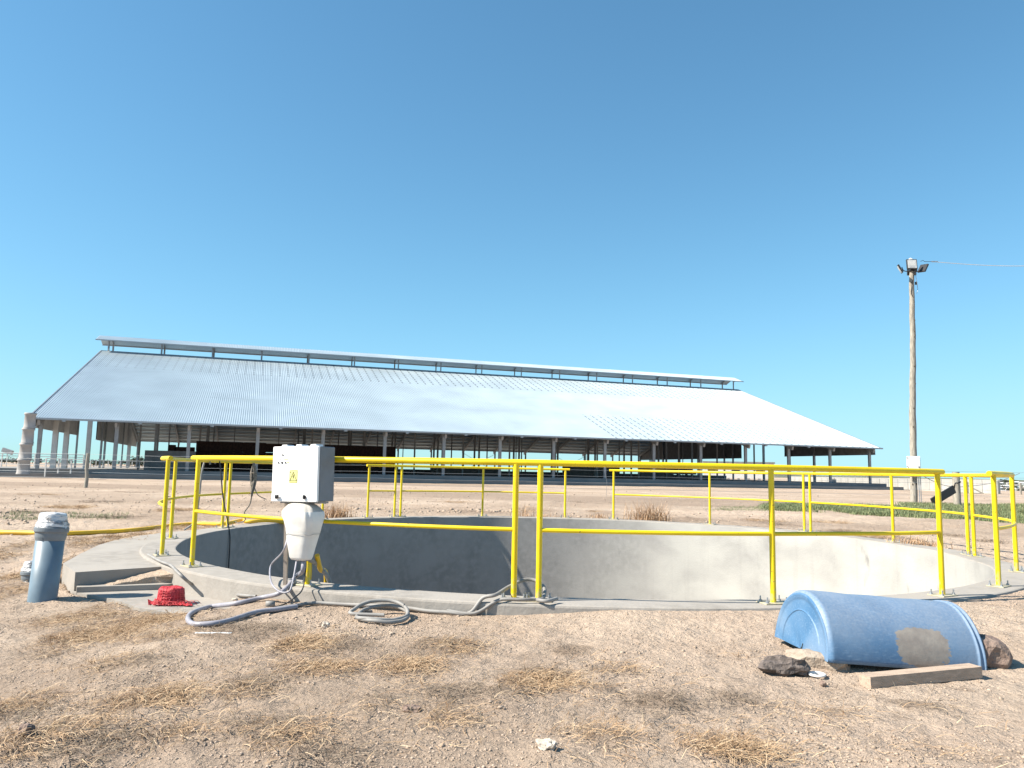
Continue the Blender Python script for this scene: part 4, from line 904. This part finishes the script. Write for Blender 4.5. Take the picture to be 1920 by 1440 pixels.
# parked dark car behind
m0 = Bl(1279, 34); car = empty('parked_car', Bp(m0, 34, SL), BA, 'dark parked car seen between the columns left of the white cabin', 'car')
m = MB(); prof = [(-2.1, .3), (2.1, .3), (2.15, .75), (1.5, .9), (.9, 1.38), (-.9, 1.42), (-1.6, .95), (-2.1, .85)]
m.add([Bp(m0 + x, 34 + s_, SL + .35 + z_ * 1.1) for s_ in (-.85, .85) for x, z_ in prof], [tuple(range(8)), tuple(range(15, 7, -1))] + [((i + 1) % 8, i, 8 + i, 8 + (i + 1) % 8) for i in range(8)]).build('body', mat('dark_car_paint', (.04, .045, .05), rough=.35), car)
for dx in (-1.3, 1.3):
    for s_ in (-.85, .85): MB().lathe([(.33, -.1), (.33, .1)], Bp(m0 + dx, 34 + s_, SL + .38), 16, mx=Matrix.Rotation(BA, 3, 'Z') @ Matrix.Rotation(R(90), 3, 'X'), smooth=False).build('wheel', 'black', car)

# ------------------------------------------------------------------ vent stack of stacked socket pipes
vb = aty(43, 889, 62.5); vz = vb.z
vt = empty('pipe_stack', vb, 0, 'tall pale stack of socketed concrete pipes at the left end of the barn', 'pipe stack')
hs_ = 1.24
for i in range(4):
    z0 = vz + i * hs_; k = 1 - .035 * i
    MB().lathe([(.50 * k, z0 - vz), (.50 * k, .06 + z0 - vz), (.465 * k, .14 + z0 - vz), (.445 * k, hs_ - .20 + z0 - vz), (.51 * k, hs_ - .15 + z0 - vz), (.51 * k, hs_ - .04 + z0 - vz), (.46 * k, hs_ + z0 - vz)], vb + Vector((.06 * i, 0, 0)), 28).build('pipe_section', MT['stack'], vt)
# ------------------------------------------------------------------ white yard fences at far left
def rail_fence(px0, px1, Y, zb, zt, rails, step, label):
    a_ = aty(px0, 870, Y); c_ = aty(px1, 870, Y + 2); L_ = (c_ - a_).length; root = empty('yard_fence', Vector((a_.x, a_.y, zb)), 0, label, 'fence', 'white pipe fences of the cattle yard')
    n = max(1, round(L_ / step))
    for z_ in rails: MB().beam(Vector((a_.x, a_.y, z_)), Vector((c_.x, c_.y, z_)), .06, .07).build('rail', 'fence_white', root)
    for i in range(n + 1):
        p = a_.lerp(c_, i / n); MB().beam(Vector((p.x, p.y, zb)), Vector((p.x, p.y, zt)), .10, .10).build('post', 'fence_white', root)
MT['fence_white'] = mat('white_fence_paint', (.62, .62, .60), rough=.6)
rail_fence(-60, 156, 82, -.3, 1.9, (1.88, 1.62, 1.2, .75), 1.7, 'tall white pipe fence with four rails at the far left beyond the pipe stack')
rail_fence(86, 157, 66, -.2, 1.35, (1.33, .9, .5), 1.15, 'white pipe fence between the left gable columns of the barn')
rail_fence(170, 262, 96, -.2, 1.35, (1.33, .7), 1.4, 'low white pipe fence seen through the passage at the barn left end')
rail_fence(180, 270, 150, -.3, 1.6, (1.5, .5), 2.2, 'farthest thin white fence beyond the barn left passage')
p = aty(10, 879, 76); bb_ = MB().beam(Vector((p.x - 6, p.y, -.1)), Vector((p.x + 14, p.y + 3, -.1)), .5, .5).build('concrete_trough', 'wall_pale', None, 'long pale concrete trough at the foot of the far left fence', 'trough')
# distant floodlight left
p = aty(12, 870, 110); fl = empty('distant_floodlight', Vector((p.x, p.y, -.3)), 0, 'tiny distant floodlight on a thin post at the left edge', 'floodlight')
zt = aty(12, 846, 110).z; MB().beam(Vector((p.x, p.y, -.3)), Vector((p.x, p.y, zt)), .08, .08).build('post', 'fence_white', fl); MB().box((p.x, p.y, zt), (1.5, .4, .6), Matrix.Rotation(.3, 3, 'Y')).build('lamp', 'frame', fl)

# ------------------------------------------------------------------ wire fence across the paddock, posts and wires
pA = GZ(161, 913, 0); pA = aty(160, 915, 36.0); pA.z = float(gz(pA.x, pA.y)); pB = aty(1795, 946, 35.5); pB.z = float(gz(pB.x, pB.y))
wf = empty('wire_fence', pA, 0, 'plain wire fence crossing the paddock between thin post and thick anchor post', 'fence')
tp = aty(165, 850, 36.0)
MB().tube(catmull([pA - Vector((0, 0, .2)), pA + Vector((.03, 0, .5)), pA + Vector((-.02, 0, 1.0)), tp + Vector((.02, 0, 0))], 4), .085, 10, r_end=.075, wob=.06).build('thin_post', 'wood_grey', wf)
bt = aty(1792, 885, 35.5)
MB().tube([pB - Vector((0, 0, .2)), pB + Vector((0, 0, .7)), Vector((bt.x, bt.y, bt.z))], .165, 16, r_end=.15, wob=.03).build('anchor_post', 'wood_grey', wf)
for h in (1.55, 1.30, 1.02, .72, .45):
    pts = [pA + (pB - pA) * (i / 12) + Vector((0, 0, h - .03 * math.sin(math.pi * (i * .5 % 1)))) for i in range(13)]; pts += [pB + (pB - pA) * .3 + Vector((0, 0, h))]
    pts = [pA + (pA - pB) * .12 + Vector((0, 0, h))] + pts
    MB().tube(pts, .007, 4, cap=False).build('wire', 'galv', wf)
d0 = aty(1136, 862, 35.8); MB().tube(catmull([d0, d0 + Vector((-.06, 0, -.3)), d0 + Vector((0, 0, -.7)), d0 + Vector((.05, 0, -1.1)), d0 + Vector((.02, 0, -1.75))], 5), .008, 4).build('wire_dropper', 'frame', wf)
# leaning dark board tied to the anchor post
p0 = aty(1748, 946, 34.8); p0.z = float(gz(p0.x, p0.y)) + .12; p1 = aty(1789, 917, 35.2)
root = empty('leaning_board', p0, 0, 'dark board propped diagonally against the thick anchor post', 'board')
MB().beam(p0, p1, .08, .36).build('board', 'black', root)
MB().tube(catmull([p1, p1 + Vector((.0, -.1, .25)), pB + Vector((-.05, -.18, 1.02)), pB + Vector((.12, -.15, 1.08))], 5), .03, 6).build('strap', 'black', root)

# ------------------------------------------------------------------ timber light pole
pb = aty(1713, 947, 36.8); pb.z = float(gz(pb.x, pb.y)) - .1; pt_ = aty(1710, 503, 36.8)
pole = empty('light_pole', pb, 0, 'tall weathered timber pole with floodlights on top and a white box', 'light pole')
pts = [pb.lerp(pt_, i / 24) + Vector((.018 * math.sin(i * .5) + .012 * math.sin(i * 1.9), 0, 0)) for i in range(25)]
MB().tube(pts, .165, 18, r_end=.115, wob=.035).build('pole', 'wood_grey', pole)
for i in range(14):
    k = random.uniform(.05, .95); q = pb.lerp(pt_, k); a = random.uniform(-2.3, -.8); q = q + Vector((math.cos(a), math.sin(a), 0)) * (.165 - .05 * k)
    rock('knot', q, (.035, .03, .06), 'bark', None, None, 40 + i, parent=pole, n=1)
bc = aty(1713, 871.5, 36.45); bxm = Matrix.Rotation(-.38, 3, 'Z')
mb_ = MB().box(bc, (.56, .22, .80), bxm, bevel=.012).build('meter_box', 'white_box', pole)
MB().box(bc + bxm @ Vector((-.01, -.125, 0)), (.50, .02, .72), bxm).build('box_door', 'white_box', mb_)
for dx, dz_ in ((-.27, .32), (-.27, -.10), (.2, -.10)): MB().box(bc + bxm @ Vector((dx, -.15, dz_)), (.05, .03, .05)).build('latch', 'black', mb_)
MB().box(bc + Vector((.02, .05, -.5)), (.40, .3, .14)).build('box_bracket', 'frame', pole)
for dx in (.22, .30): MB().tube([bc + Vector((dx, 0, -.4)), bc + Vector((dx, 0, -1.2)), Vector((bc.x + dx, bc.y, pb.z + .15))], .02, 6).build('conduit', 'galv', pole)
MB().tube(catmull([bc + Vector((.3, 0, -.45)), bc + Vector((.9, 0, -.75)), bc + Vector((1.5, 0, -.95)), bc + Vector((2.3, 0, -.98)), bc + Vector((3.8, 0, -.75)), bc + Vector((5, 0, -.3))], 5), .016, 5).build('slack_cable', 'galv', pole)
def flood(c, n_, up_, s_, label=None):
    n_ = Vector(n_).normalized(); sx = Vector(up_).cross(n_).normalized(); u2 = n_.cross(sx); mx = Matrix((sx, u2, n_)).transposed()
    f_ = MB().box(c, (s_, s_, .08), mx, bevel=.012).build('floodlight', 'black', pole)
    MB().box(c + n_ * .042, (s_ * .84, s_ * .84, .008), mx).build('lamp_glass', 'lens', f_)
    MB().box(c + n_ * .048 + u2 * s_ * .06, (s_ * .62, s_ * .45, .004), mx).build('reflector', 'truck_white', f_)
    MB().box(c + n_ * .048 - u2 * s_ * .32, (s_ * .5, s_ * .05, .004), mx).build('louvre', 'frame', f_)
    return f_
fc = aty(1709.5, 495.5, 36.55)
flood(fc, (-.05, -1, .12), (0, 0, 1), .50)
flood(fc + Vector((-.53, .1, -.22)), (-.80, .38, -.45), (-.3, 0, 1), .44); flood(fc + Vector((.60, .1, -.16)), (.80, .38, -.45), (.3, 0, 1), .44)
flood(fc + Vector((.22, .45, -.22)), (.2, 1, .1), (0, 0, 1), .42)
for s_ in (-1, 1): MB().tube(catmull([pt_ + Vector((0, -.05, -.12)), pt_ + Vector((.22 * s_, -.02, -.17)), pt_ + Vector((.42 * s_, .0, -.12)), pt_ + Vector((.50 * s_, .0, .05))], 4), .022, 6).build('lamp_bracket', 'black', pole)
MB().box(pt_ + Vector((0, -.02, -.12)), (.34, .3, .10)).build('pole_clamp', 'black', pole)
MB().box(pt_ + Vector((0, -.14, -.02)), (.16, .1, .12)).build('lamp_bracket', 'truck_white', pole)
MB().lathe([(.12, 0), (.13, .12), (.02, .2)], pt_ + Vector((0, .1, .35)), 14).build('pole_cap', 'truck_white', pole)
MB().tube(catmull([pt_ + Vector((.02, -.13, -.1)), pt_ + Vector((-.01, -.15, -.5)), pt_ + Vector((-.12, -.13, -.9)), pt_ + Vector((-.14, -.1, -1.3)), pt_ + Vector((-.06, -.15, -1.5))], 5), .012, 5).build('lamp_cable', 'black', pole)
MB().tube(catmull([pt_ + Vector((.05, -.13, -.1)), pt_ + Vector((.10, -.15, -.5)), pt_ + Vector((.18, -.1, -.9)), pt_ + Vector((.18, -.1, -1.15)), pt_ + Vector((.08, -.15, -1.3))], 5), .012, 5).build('lamp_cable', 'galv', pole)
MB().box(pt_ + Vector((.17, 0, -.75)), (.07, .1, .14)).build('junction_box', 'black', pole)
w0 = aty(1726, 490, 36.6); w1 = aty(1748, 490.5, 36.6); w2 = aty(1990, 497, 37.5)
MB().tube([w0, w0 + Vector((.12, 0, .05)), w0 + Vector((.2, 0, -.01)), w1], .012, 5).build('wire_clamp', 'black', pole)
MB().box(w1 + Vector((.12, 0, 0)), (.3, .04, .05)).build('insulator', 'galv', pole)
MB().tube([w1 + (w2 - w1) * (i / 12) - Vector((0, 0, .12 * math.sin(math.pi * i / 12))) for i in range(13)], .014, 6).build('overhead_wire', 'truck_white', pole)

# ------------------------------------------------------------------ pale precast wall at right, panels
wa = Vector((54.5, 150, 0)); wb = Vector((51.2, 81, 0)); wall = empty('precast_wall', Vector((51.2, 81, -.4)), 0, 'long pale precast concrete wall running back beside the barn right end', 'wall')
n = 24; d = (wb - wa); seg = d.length / n; d.normalize(); pn = None
for i in range(n):
    c = wa + d * (seg * (i + .5)) + Vector((random.uniform(-.03, .03), 0, .30 + random.uniform(-.01, .01)))
    if pn is None: pn = MB().box(c, (seg - .05, .28, 1.75), Matrix.Rotation(math.atan2(d.y, d.x), 3, 'Z'), bevel=.02).build('panel', 'wall_pale', wall); mz = c.z
    else: dup(pn, None, 0, wall, mw=Matrix.Translation((c.x, c.y, WM[pn.name].translation.z + c.z - mz)))
for i in range(n + 1): 
    c = wa + d * seg * i; MB().box(c + Vector((-.16, 0, .25)), (.12, .14, 1.62)).build('pilaster', 'wall_pale', wall)
MB().beam(Vector((50.2, 82.5, -.33)), Vector((47, 82, -.35)), .8, .2).build('wall_footing', 'wall_pale', wall)
for x_, y_ in ((48.2, 81.5), (52.8, 80)):
    p = Vector((x_, y_, float(gz(x_, y_)))); q = empty('fence_strut', p, 0, ('short' if x_ < 50 else 'small') + ' wooden post with diagonal strut ' + ('in front of the pale wall' if x_ < 50 else 'right of the end of the pale wall'), 'post')
    MB().beam(p, p + Vector((0, 0, 1.2)), .14, .14).build('post', 'wood_grey', q); MB().beam(p + Vector((.1, 0, .8)), p + Vector((1.4, -.4, 0)), .10, .12).build('strut', 'wood_grey', q)
# irrigation truss beyond the barn
ta, tb = aty(1425, 880, 175), aty(1625, 886, 175); tr = empty('irrigation_span', Vector((ta.x, ta.y, 0)), 0, 'zigzag lattice irrigation span seen behind the barn right end', 'irrigation span')
z0, z1 = 1.2, 2.7; tb.z = ta.z = 0
MB().beam(ta + Vector((0, 0, z1)), tb + Vector((0, 0, z1)), .12, .12).build('top_pipe', 'galv', tr); MB().beam(ta + Vector((0, 0, z0)), tb + Vector((0, 0, z0)), .07, .07).build('bottom_cable', 'galv', tr)
for i in range(18):
    a = ta.lerp(tb, i / 18); c = ta.lerp(tb, (i + 1) / 18); mdl = a.lerp(c, .5)
    MB().beam(a + Vector((0, 0, z0)), mdl + Vector((0, 0, z1)), .07, .07).build('lattice_bar', 'galv', tr); MB().beam(mdl + Vector((0, 0, z1)), c + Vector((0, 0, z0)), .07, .07).build('lattice_bar', 'galv', tr)
for u in (0, 1):
    a = ta.lerp(tb, u); MB().beam(a + Vector((0, 0, -.5)), a + Vector((0, 0, z1)), .15, .15).build('leg', 'galv', tr)

# ------------------------------------------------------------------ far hillside with the town, far trees
hb = MB(); nx, ny = 40, 24; vs = []
for j in range(ny):
    for i in range(nx):
        x = 560 + i * 25; y = 980 + j * 45; u = j / (ny - 1)
        z = -26 + 33 * sst(0, 1, u) + 6 * float(fbm(np.array(x), np.array(y), 3, .004)) - 8 * sst(620, 560, x); vs.append((x, y, z))
hb.add(vs, [(j * nx + i, j * nx + i + 1, (j + 1) * nx + i + 1, (j + 1) * nx + i) for j in range(ny - 1) for i in range(nx - 1)], True)
hb.build('hillside', mat('far_hill', (.13, .13, .085), (.08, .09, .05), rough=.95, scale=.02), kind='structure')
def hillz(x, y): u = min(1, max(0, (y - 980) / (23 * 45))); return -26 + 33 * float(sst(0, 1, u)) + 6 * float(fbm(np.array(x), np.array(y), 3, .004)) - 8 * float(sst(620, 560, x))
hw = mat('house_wall', (.72, .71, .68), (.66, .65, .62), rough=.8, scale=.05); hr = mat('house_roof', (.30, .27, .25), (.22, .20, .19), rough=.8, scale=.05); hr2 = mat('house_roof_pale', (.60, .59, .58), rough=.7, scale=.05)
def blob(name, c, rx, rz_, nleaf, m, parent, seed, leaf=.35):
    rs = np.random.RandomState(seed); b = MB(); vs = []; fs = []
    lob = [(rs.uniform(-.55, .55), rs.uniform(-.55, .55), rs.uniform(-.3, .5), rs.uniform(.35, .6)) for _ in range(8)]
    for i in range(nleaf):
        lx, ly, lz, lr = lob[rs.randint(8)]; d = rs.normal(size=3); d /= np.linalg.norm(d); d = d * lr * rs.uniform(.6, 1.05)
        p = Vector(c) + Vector(((lx + d[0]) * rx, (ly + d[1]) * rx, (lz + d[2]) * rz_)); a = Vector(rs.normal(size=3)).normalized() * leaf * rs.uniform(.6, 1.4); q = Vector(rs.normal(size=3)).normalized() * leaf
        k = len(vs); vs += [p - a, p + q, p + a]; fs.append((k, k + 1, k + 2))
    return b.add(vs, fs).build(name, m, parent)
rs = np.random.RandomState(21); words = ['white', 'pale', 'cream']; cnt = 0
for row, (Y, px0) in enumerate(((1060, 1868), (1160, 1862), (1260, 1870), (1370, 1864), (1490, 1872), (1620, 1866))):
    for k in range(6):
        px = px0 + k * 13 + rs.uniform(-3, 3); x = (px - 960) / F * Y * .995; z = hillz(x, Y); w_ = rs.uniform(7.5, 12) ; h_ = rs.uniform(3, 5.5); rz = rs.uniform(-.4, .4)
        rowname = ('lowest row', 'second row up', 'third row up', 'fourth row up', 'fifth row up', 'topmost row')[row]; pos = ('leftmost', 'second from left', 'third from left', 'fourth from left', 'fifth from left', 'rightmost')[k]
        root = empty('far_house', Vector((x, Y, z)), rz, f'distant hillside house, {rowname}, {pos}', 'house', 'far houses on the hillside')
        m3 = Matrix.Rotation(rz, 3, 'Z'); MB().box((x, Y, z + h_ / 2 - 1), (w_, 7, h_ + 2), m3).build('wall', hw, root)
        b = MB(); vs = [Vector((x, Y, z + h_)) + m3 @ Vector(q_) for q_ in ((-w_ / 2 - .4, -4, 0), (w_ / 2 + .4, -4, 0), (w_ / 2 + .4, 4, 0), (-w_ / 2 - .4, 4, 0), (-w_ / 2 - .4, 0, 2), (w_ / 2 + .4, 0, 2))]
        b.add(vs, [(0, 1, 5, 4), (2, 3, 4, 5), (3, 0, 4), (1, 2, 5), (3, 2, 1, 0)]).build('roof', hr2 if rs.rand() < .6 else hr, root)
        if Y < 1400:
            wi = MB().box(Vector((x, Y, z + h_ * .5)) + m3 @ Vector((w_ * .2, -3.52, 0)), (1.6, .1, 1.3), m3).build('window', 'glass', root)
    for k in range(5):
        px = px0 + 4 + k * 15 + rs.uniform(-6, 6); Yt = Y + rs.uniform(15, 60); x = (px - 960) / F * Yt; z = hillz(x, Yt)
        root = empty('far_tree', Vector((x, Yt, z)), 0, 'dark bushy tree between the far houses on the right hillside', 'tree', 'trees among the far houses')
        blob('crown', (x, Yt, z + 4.0), 5.5, 4.5, 200, 'leaf', root, 100 + row * 10 + k, 1.3); MB().tube([(x, Yt, z - 1), (x, Yt, z + 4)], .4, 6).build('trunk', 'bark', root)
for k, (px, Y, sz) in enumerate(((252, 420, 5.), (262, 400, 4.), (243, 430, 3.2), (176, 300, 2.6), (-20, 500, 4.2), (8, 520, 4.), (30, 480, 3.2), (70, 540, 4), (100, 520, 3.2), (125, 530, 3.6), (207, 560, 3.5), (225, 540, 3.2), (1878, 330, 0), (190, 580, 3.4))):
    if not sz: continue
    p = aty(px, 872, Y); root = empty('distant_tree', Vector((p.x, p.y, -.4)), 0, 'small dark tree on the flat horizon at the far left' if px < 150 else ('round dark tree seen through the barn left end' if px > 235 else 'low dark bush on the horizon beyond the passage fences'), 'tree', 'trees on the far left horizon' if px < 150 else ('trees behind the barn left end' if px > 235 else 'bushes beyond the passage'))
    blob('crown', (p.x, p.y, sz * .45), sz * 1.3, sz * .6, 260, 'leaf', root, 200 + k, sz * .16); MB().tube([(p.x, p.y, -.6), (p.x, p.y, sz * .4)], .2, 6).build('trunk', 'bark', root)

# ------------------------------------------------------------------ litter, grass, clods
def stems(name, lst, m, seed, kind):
    rs = np.random.RandomState(seed); vs = []; fs = []; tone = []
    for c, a, b, k, n_ in lst:
        if k != kind: continue
        far = c.y > 9
        nclump = max(3, n_ // 14); cl = []
        for _ in range(nclump):
            t = rs.uniform(0, 6.283); r_ = math.sqrt(rs.uniform(0, 1)) * rs.uniform(.5, 1); cl.append((c.x + a * r_ * math.cos(t), c.y + b * r_ * math.sin(t)))
        for i in range(int(n_ * (3.8 if kind == 's' and n_ > 190 else 2.0))):
            x, y = cl[rs.randint(nclump)]; x += rs.normal() * .09; y += rs.normal() * .09
            if inpoly(np.array([x]), np.array([y]), LS)[0] and rs.rand() < .85 or rad_at(x, y) < RO + .01 or inpoly(np.array([x]), np.array([y]), AP_poly)[0] and rs.rand() < .8: continue
            z0_ = float(gz(x, y)) + .004
            L_ = rs.uniform(.03, .11) * (1.25 if kind == 's' else .8) * (1.5 if far else 1); th = rs.uniform(0, 6.283); lift = abs(rs.normal()) * .16 + .03; wd = rs.uniform(.0009, .0019) * (1.6 if far else 1.0)
            curl = rs.uniform(-2.2, 2.2); tn = rs.beta(2, 2); px_, py_, pz_ = x, y, z0_; n3 = 4; k0 = len(vs)
            sd = Vector((-math.sin(th), math.cos(th), 0))
            for s_ in range(n3 + 1):
                u = s_ / n3; ww = wd * (1 - .6 * u); hh = z0_ + L_ * lift * math.sin(u * 2.6) + .004
                an = th + curl * u; nx_, ny_ = -math.sin(an), math.cos(an); vs += [(px_ - nx_ * ww, py_ - ny_ * ww, hh), (px_ + nx_ * ww, py_ + ny_ * ww, hh + ww * .8)]; tone += [tn, tn]
                px_ += L_ / n3 * math.cos(an); py_ += L_ / n3 * math.sin(an)
            fs += [(k0 + 2 * s_, k0 + 2 * s_ + 2, k0 + 2 * s_ + 3, k0 + 2 * s_ + 1) for s_ in range(n3)]
    return MB().add(vs, fs).build(name, m, kind='stuff', tone=tone)
stems('dry_grass', PW, 'straw', 1, 's'); stems('dead_grass', PW, 'dead', 2, 'd')
# thin scatter of straw and the grey-green wisps in the paddock
ex_ = []
rs = np.random.RandomState(5)
for i in range(150):
    px, py = rs.uniform(0, 1900), 1175 + 265 * rs.rand(); c = onz(px, py, -.14); ex_.append((c, .12, .10, 's' if rs.rand() < .6 else 'd', int(rs.uniform(3, 12))))
for px, py, hw_, n_ in ((130, 955, 60, 120), (60, 965, 40, 80), (200, 975, 80, 150), (180, 945, 70, 90), (330, 960, 60, 80), (250, 925, 60, 80), (90, 930, 70, 60), (560, 930, 40, 60), (850, 945, 60, 60), (1100, 945, 60, 40), (1560, 985, 40, 60), (1780, 1010, 40, 60), (1850, 1020, 40, 60)):
    c = onz(px, py, -.1); ex_.append((c, hw_ / 1440 * c.y, .6, 's' if rs.rand() < .4 else 'd', n_ * 3))
stems('loose_straw', ex_, 'straw', 8, 's'); stems('loose_stalks', ex_, 'dead', 9, 'd')
def tufts(name, spots, m, seed, hgt, spread, blades, wd=.004, kind='stuff', label=None, cat=None, up=1., group=None):
    rs = np.random.RandomState(seed); vs = []; fs = []; tone = []
    for (x, y) in spots:
        z0_ = float(gz(x, y)) if rad_at(x, y) > RO else 0
        for i in range(blades):
            th = rs.uniform(0, 6.283); L_ = hgt * rs.uniform(.5, 1.1); out = rs.uniform(.1, 1.) * up; ox, oy = rs.normal() * spread, rs.normal() * spread; k0 = len(vs); tn = rs.beta(2, 2)
            nx_, ny_ = -math.sin(th), math.cos(th)
            for s_ in range(4):
                u = s_ / 3; ww = wd * (1 - .8 * u); hx = L_ * out * u * u; vs += [(x + ox + math.cos(th) * hx - nx_ * ww, y + oy + math.sin(th) * hx - ny_ * ww, z0_ + L_ * (u - .35 * out * u * u)), (x + ox + math.cos(th) * hx + nx_ * ww, y + oy + math.sin(th) * hx + ny_ * ww, z0_ + L_ * (u - .35 * out * u * u))]; tone += [tn, tn]
            fs += [(k0 + 2 * s_, k0 + 2 * s_ + 2, k0 + 2 * s_ + 3, k0 + 2 * s_ + 1) for s_ in range(3)]
    return MB().add(vs, fs).build(name, m, None, label, cat, group, kind, tone=tone)
# green grass round the pole foot and along the band to the left
sp = []; rs = np.random.RandomState(31)
for i in range(2300):
    px = rs.uniform(1440, 1990); lo = 951 + (px - 1440) * .012; hi = 962 + (px - 1440) * .055
    if px > 1690: lo = 945
    py = rs.uniform(lo, hi)
    c = onz(px, py, -.15)
    if vnoise(np.array(c.x * .8), np.array(c.y * .4)) < (.22 if px > 1520 else .5): continue
    sp.append((c.x, c.y))
tufts('green_grass', sp, 'green', 3, .14, .16, 24, .010)
sp = []
for i in range(150):
    px = rs.uniform(1330, 1480); c = onz(px, rs.uniform(955, 964), -.15); sp.append((c.x, c.y))
for i in range(120):
    px = rs.choice([rs.uniform(10, 65), rs.uniform(125, 240)]); c = onz(px, rs.uniform(966, 980), -.1); sp.append((c.x, c.y))
tufts('grass_wisps', sp, 'green', 4, .07, .09, 10, .004)
# dead weed plants
def weed(px, py, h, w_, n_, label, seed):
    c = onz(px, py, -.05); rs = np.random.RandomState(seed); sp_ = [(c.x + rs.normal() * w_ * .5, c.y + abs(rs.normal()) * .25) for _ in range(n_)]
    tufts('dead_weed', sp_, 'weed', seed, h, .11, 13, .006, kind=None, label=label, cat='weed', up=1.3)
weed(1205, 976, .52, .25, 9, 'dead brown weed clump at the far rim, left of the pair', 61); weed(1242, 978, .50, .35, 14, 'wider dead brown weed clump at the far rim, right of the pair', 62)
weed(625, 972, .36, .25, 22, 'bushy dead tumbleweed on the far rim right of the box', 63); weed(990, 972, .34, .08, 4, 'thin dead weed behind the far rim near the two middle posts', 64)
weed(1738, 1028, .16, .22, 16, 'low dark dry tuft on the far rim right side', 65); weed(1010, 972, .14, .3, 8, 'low dead weeds along the far rim right of the thin one', 66); weed(1128, 972, .16, .2, 6, 'short dead weed on the far rim beside the gap in the railing', 67)
# clods and pebbles
def clods(name, pts, m, seed):
    rs = np.random.RandomState(seed); ico = []
    ph = (1 + 5 ** .5) / 2; V = np.array([(-1, ph, 0), (1, ph, 0), (-1, -ph, 0), (1, -ph, 0), (0, -1, ph), (0, 1, ph), (0, -1, -ph), (0, 1, -ph), (ph, 0, -1), (ph, 0, 1), (-ph, 0, -1), (-ph, 0, 1)]) / 1.9
    Fc = np.array([(0, 11, 5), (0, 5, 1), (0, 1, 7), (0, 7, 10), (0, 10, 11), (1, 5, 9), (5, 11, 4), (11, 10, 2), (10, 7, 6), (7, 1, 8), (3, 9, 4), (3, 4, 2), (3, 2, 6), (3, 6, 8), (3, 8, 9), (4, 9, 5), (2, 4, 11), (6, 2, 10), (8, 6, 7), (9, 8, 1)])
    P = np.array(pts); n = len(P); sc = P[:, 2]; Z = gz(P[:, 0], P[:, 1]); A = rs.uniform(0, 6.283, n)
    v = V[None] * rs.uniform(.7, 1.3, (n, 12, 3)) * (sc[:, None, None]) * np.stack([rs.uniform(.8, 1.4, n), rs.uniform(.7, 1.1, n), rs.uniform(.5, .9, n)], -1)[:, None]
    ca, sa = np.cos(A)[:, None], np.sin(A)[:, None]; x = v[..., 0] * ca - v[..., 1] * sa; y = v[..., 0] * sa + v[..., 1] * ca
    v = np.stack([x + P[:, 0:1], y + P[:, 1:2], v[..., 2] + (Z + sc * .15)[:, None]], -1).reshape(-1, 3); f = (Fc[None] + (np.arange(n) * 12)[:, None, None]).reshape(-1, 3)
    me = bpy.data.meshes.new(name); me.vertices.add(len(v)); me.vertices.foreach_set('co', v.ravel()); me.loops.add(f.size); me.loops.foreach_set('vertex_index', f.ravel()); me.polygons.add(len(f))
    me.polygons.foreach_set('loop_start', np.arange(0, f.size, 3)); me.polygons.foreach_set('loop_total', np.full(len(f), 3)); me.update(calc_edges=True); me.materials.append(MT[m]); me.polygons.foreach_set('use_smooth', np.ones(len(f), bool))
    o = bpy.data.objects.new(name, me); place(o, Matrix()); tag(o, kind='stuff')
rs = np.random.RandomState(77); pts = []
def okp(x, y): return rad_at(x, y) > RO + .02 and not inpoly(np.array([x]), np.array([y]), AP_poly)[0] and not inpoly(np.array([x]), np.array([y]), LS)[0]
_n = 90000; _y = 2.6 + 4.8 * rs.rand(_n) ** 1.3; _x = rs.uniform(-.78, .78, _n) * (_y + .5)
_ok = (vnoise(_x * 1.6, _y * 1.6) > rs.uniform(.1, .75, _n)) & (rad_at(_x, _y) > RO + .02) & ~inpoly(_x, _y, AP_poly) & ~inpoly(_x, _y, LS)
_sz = .0020 + .0055 * rs.rand(_n) ** 3 + np.where(rs.rand(_n) < .02, .009 * rs.rand(_n), 0)
pts = np.stack([_x, _y, _sz], -1)[_ok][:42000]
MT['clod'] = mat('soil_clod', (.43, .335, .26), (.30, .23, .17), rough=.95, scale=30)
clods('soil_crumbs', pts, 'clod', 5)
pts = []
for (px0, px1, py0, py1, n_, s0) in ((470, 760, 1148, 1200, 420, .011), (660, 1000, 958, 966, 150, .05), (1000, 1500, 966, 985, 80, .035), (0, 110, 960, 992, 110, .035), (1660, 1920, 1010, 1060, 120, .025), (0, 900, 915, 965, 620, .03), (900, 1900, 925, 975, 520, .025), (960, 1440, 1150, 1200, 110, .007), (1000, 1900, 905, 930, 60, .06), (0, 900, 900, 915, 80, .05), (300, 1500, 922, 950, 520, .03), (0, 300, 1005, 1060, 60, .02)):
    for i in range(n_):
        c = onz(rs.uniform(px0, px1), rs.uniform(py0, py1), -.1)
        if okp(c.x, c.y): pts.append((c.x, c.y, s0 * (.3 + rs.rand() ** 2)))
clods('soil_clods', pts, 'clod', 6)
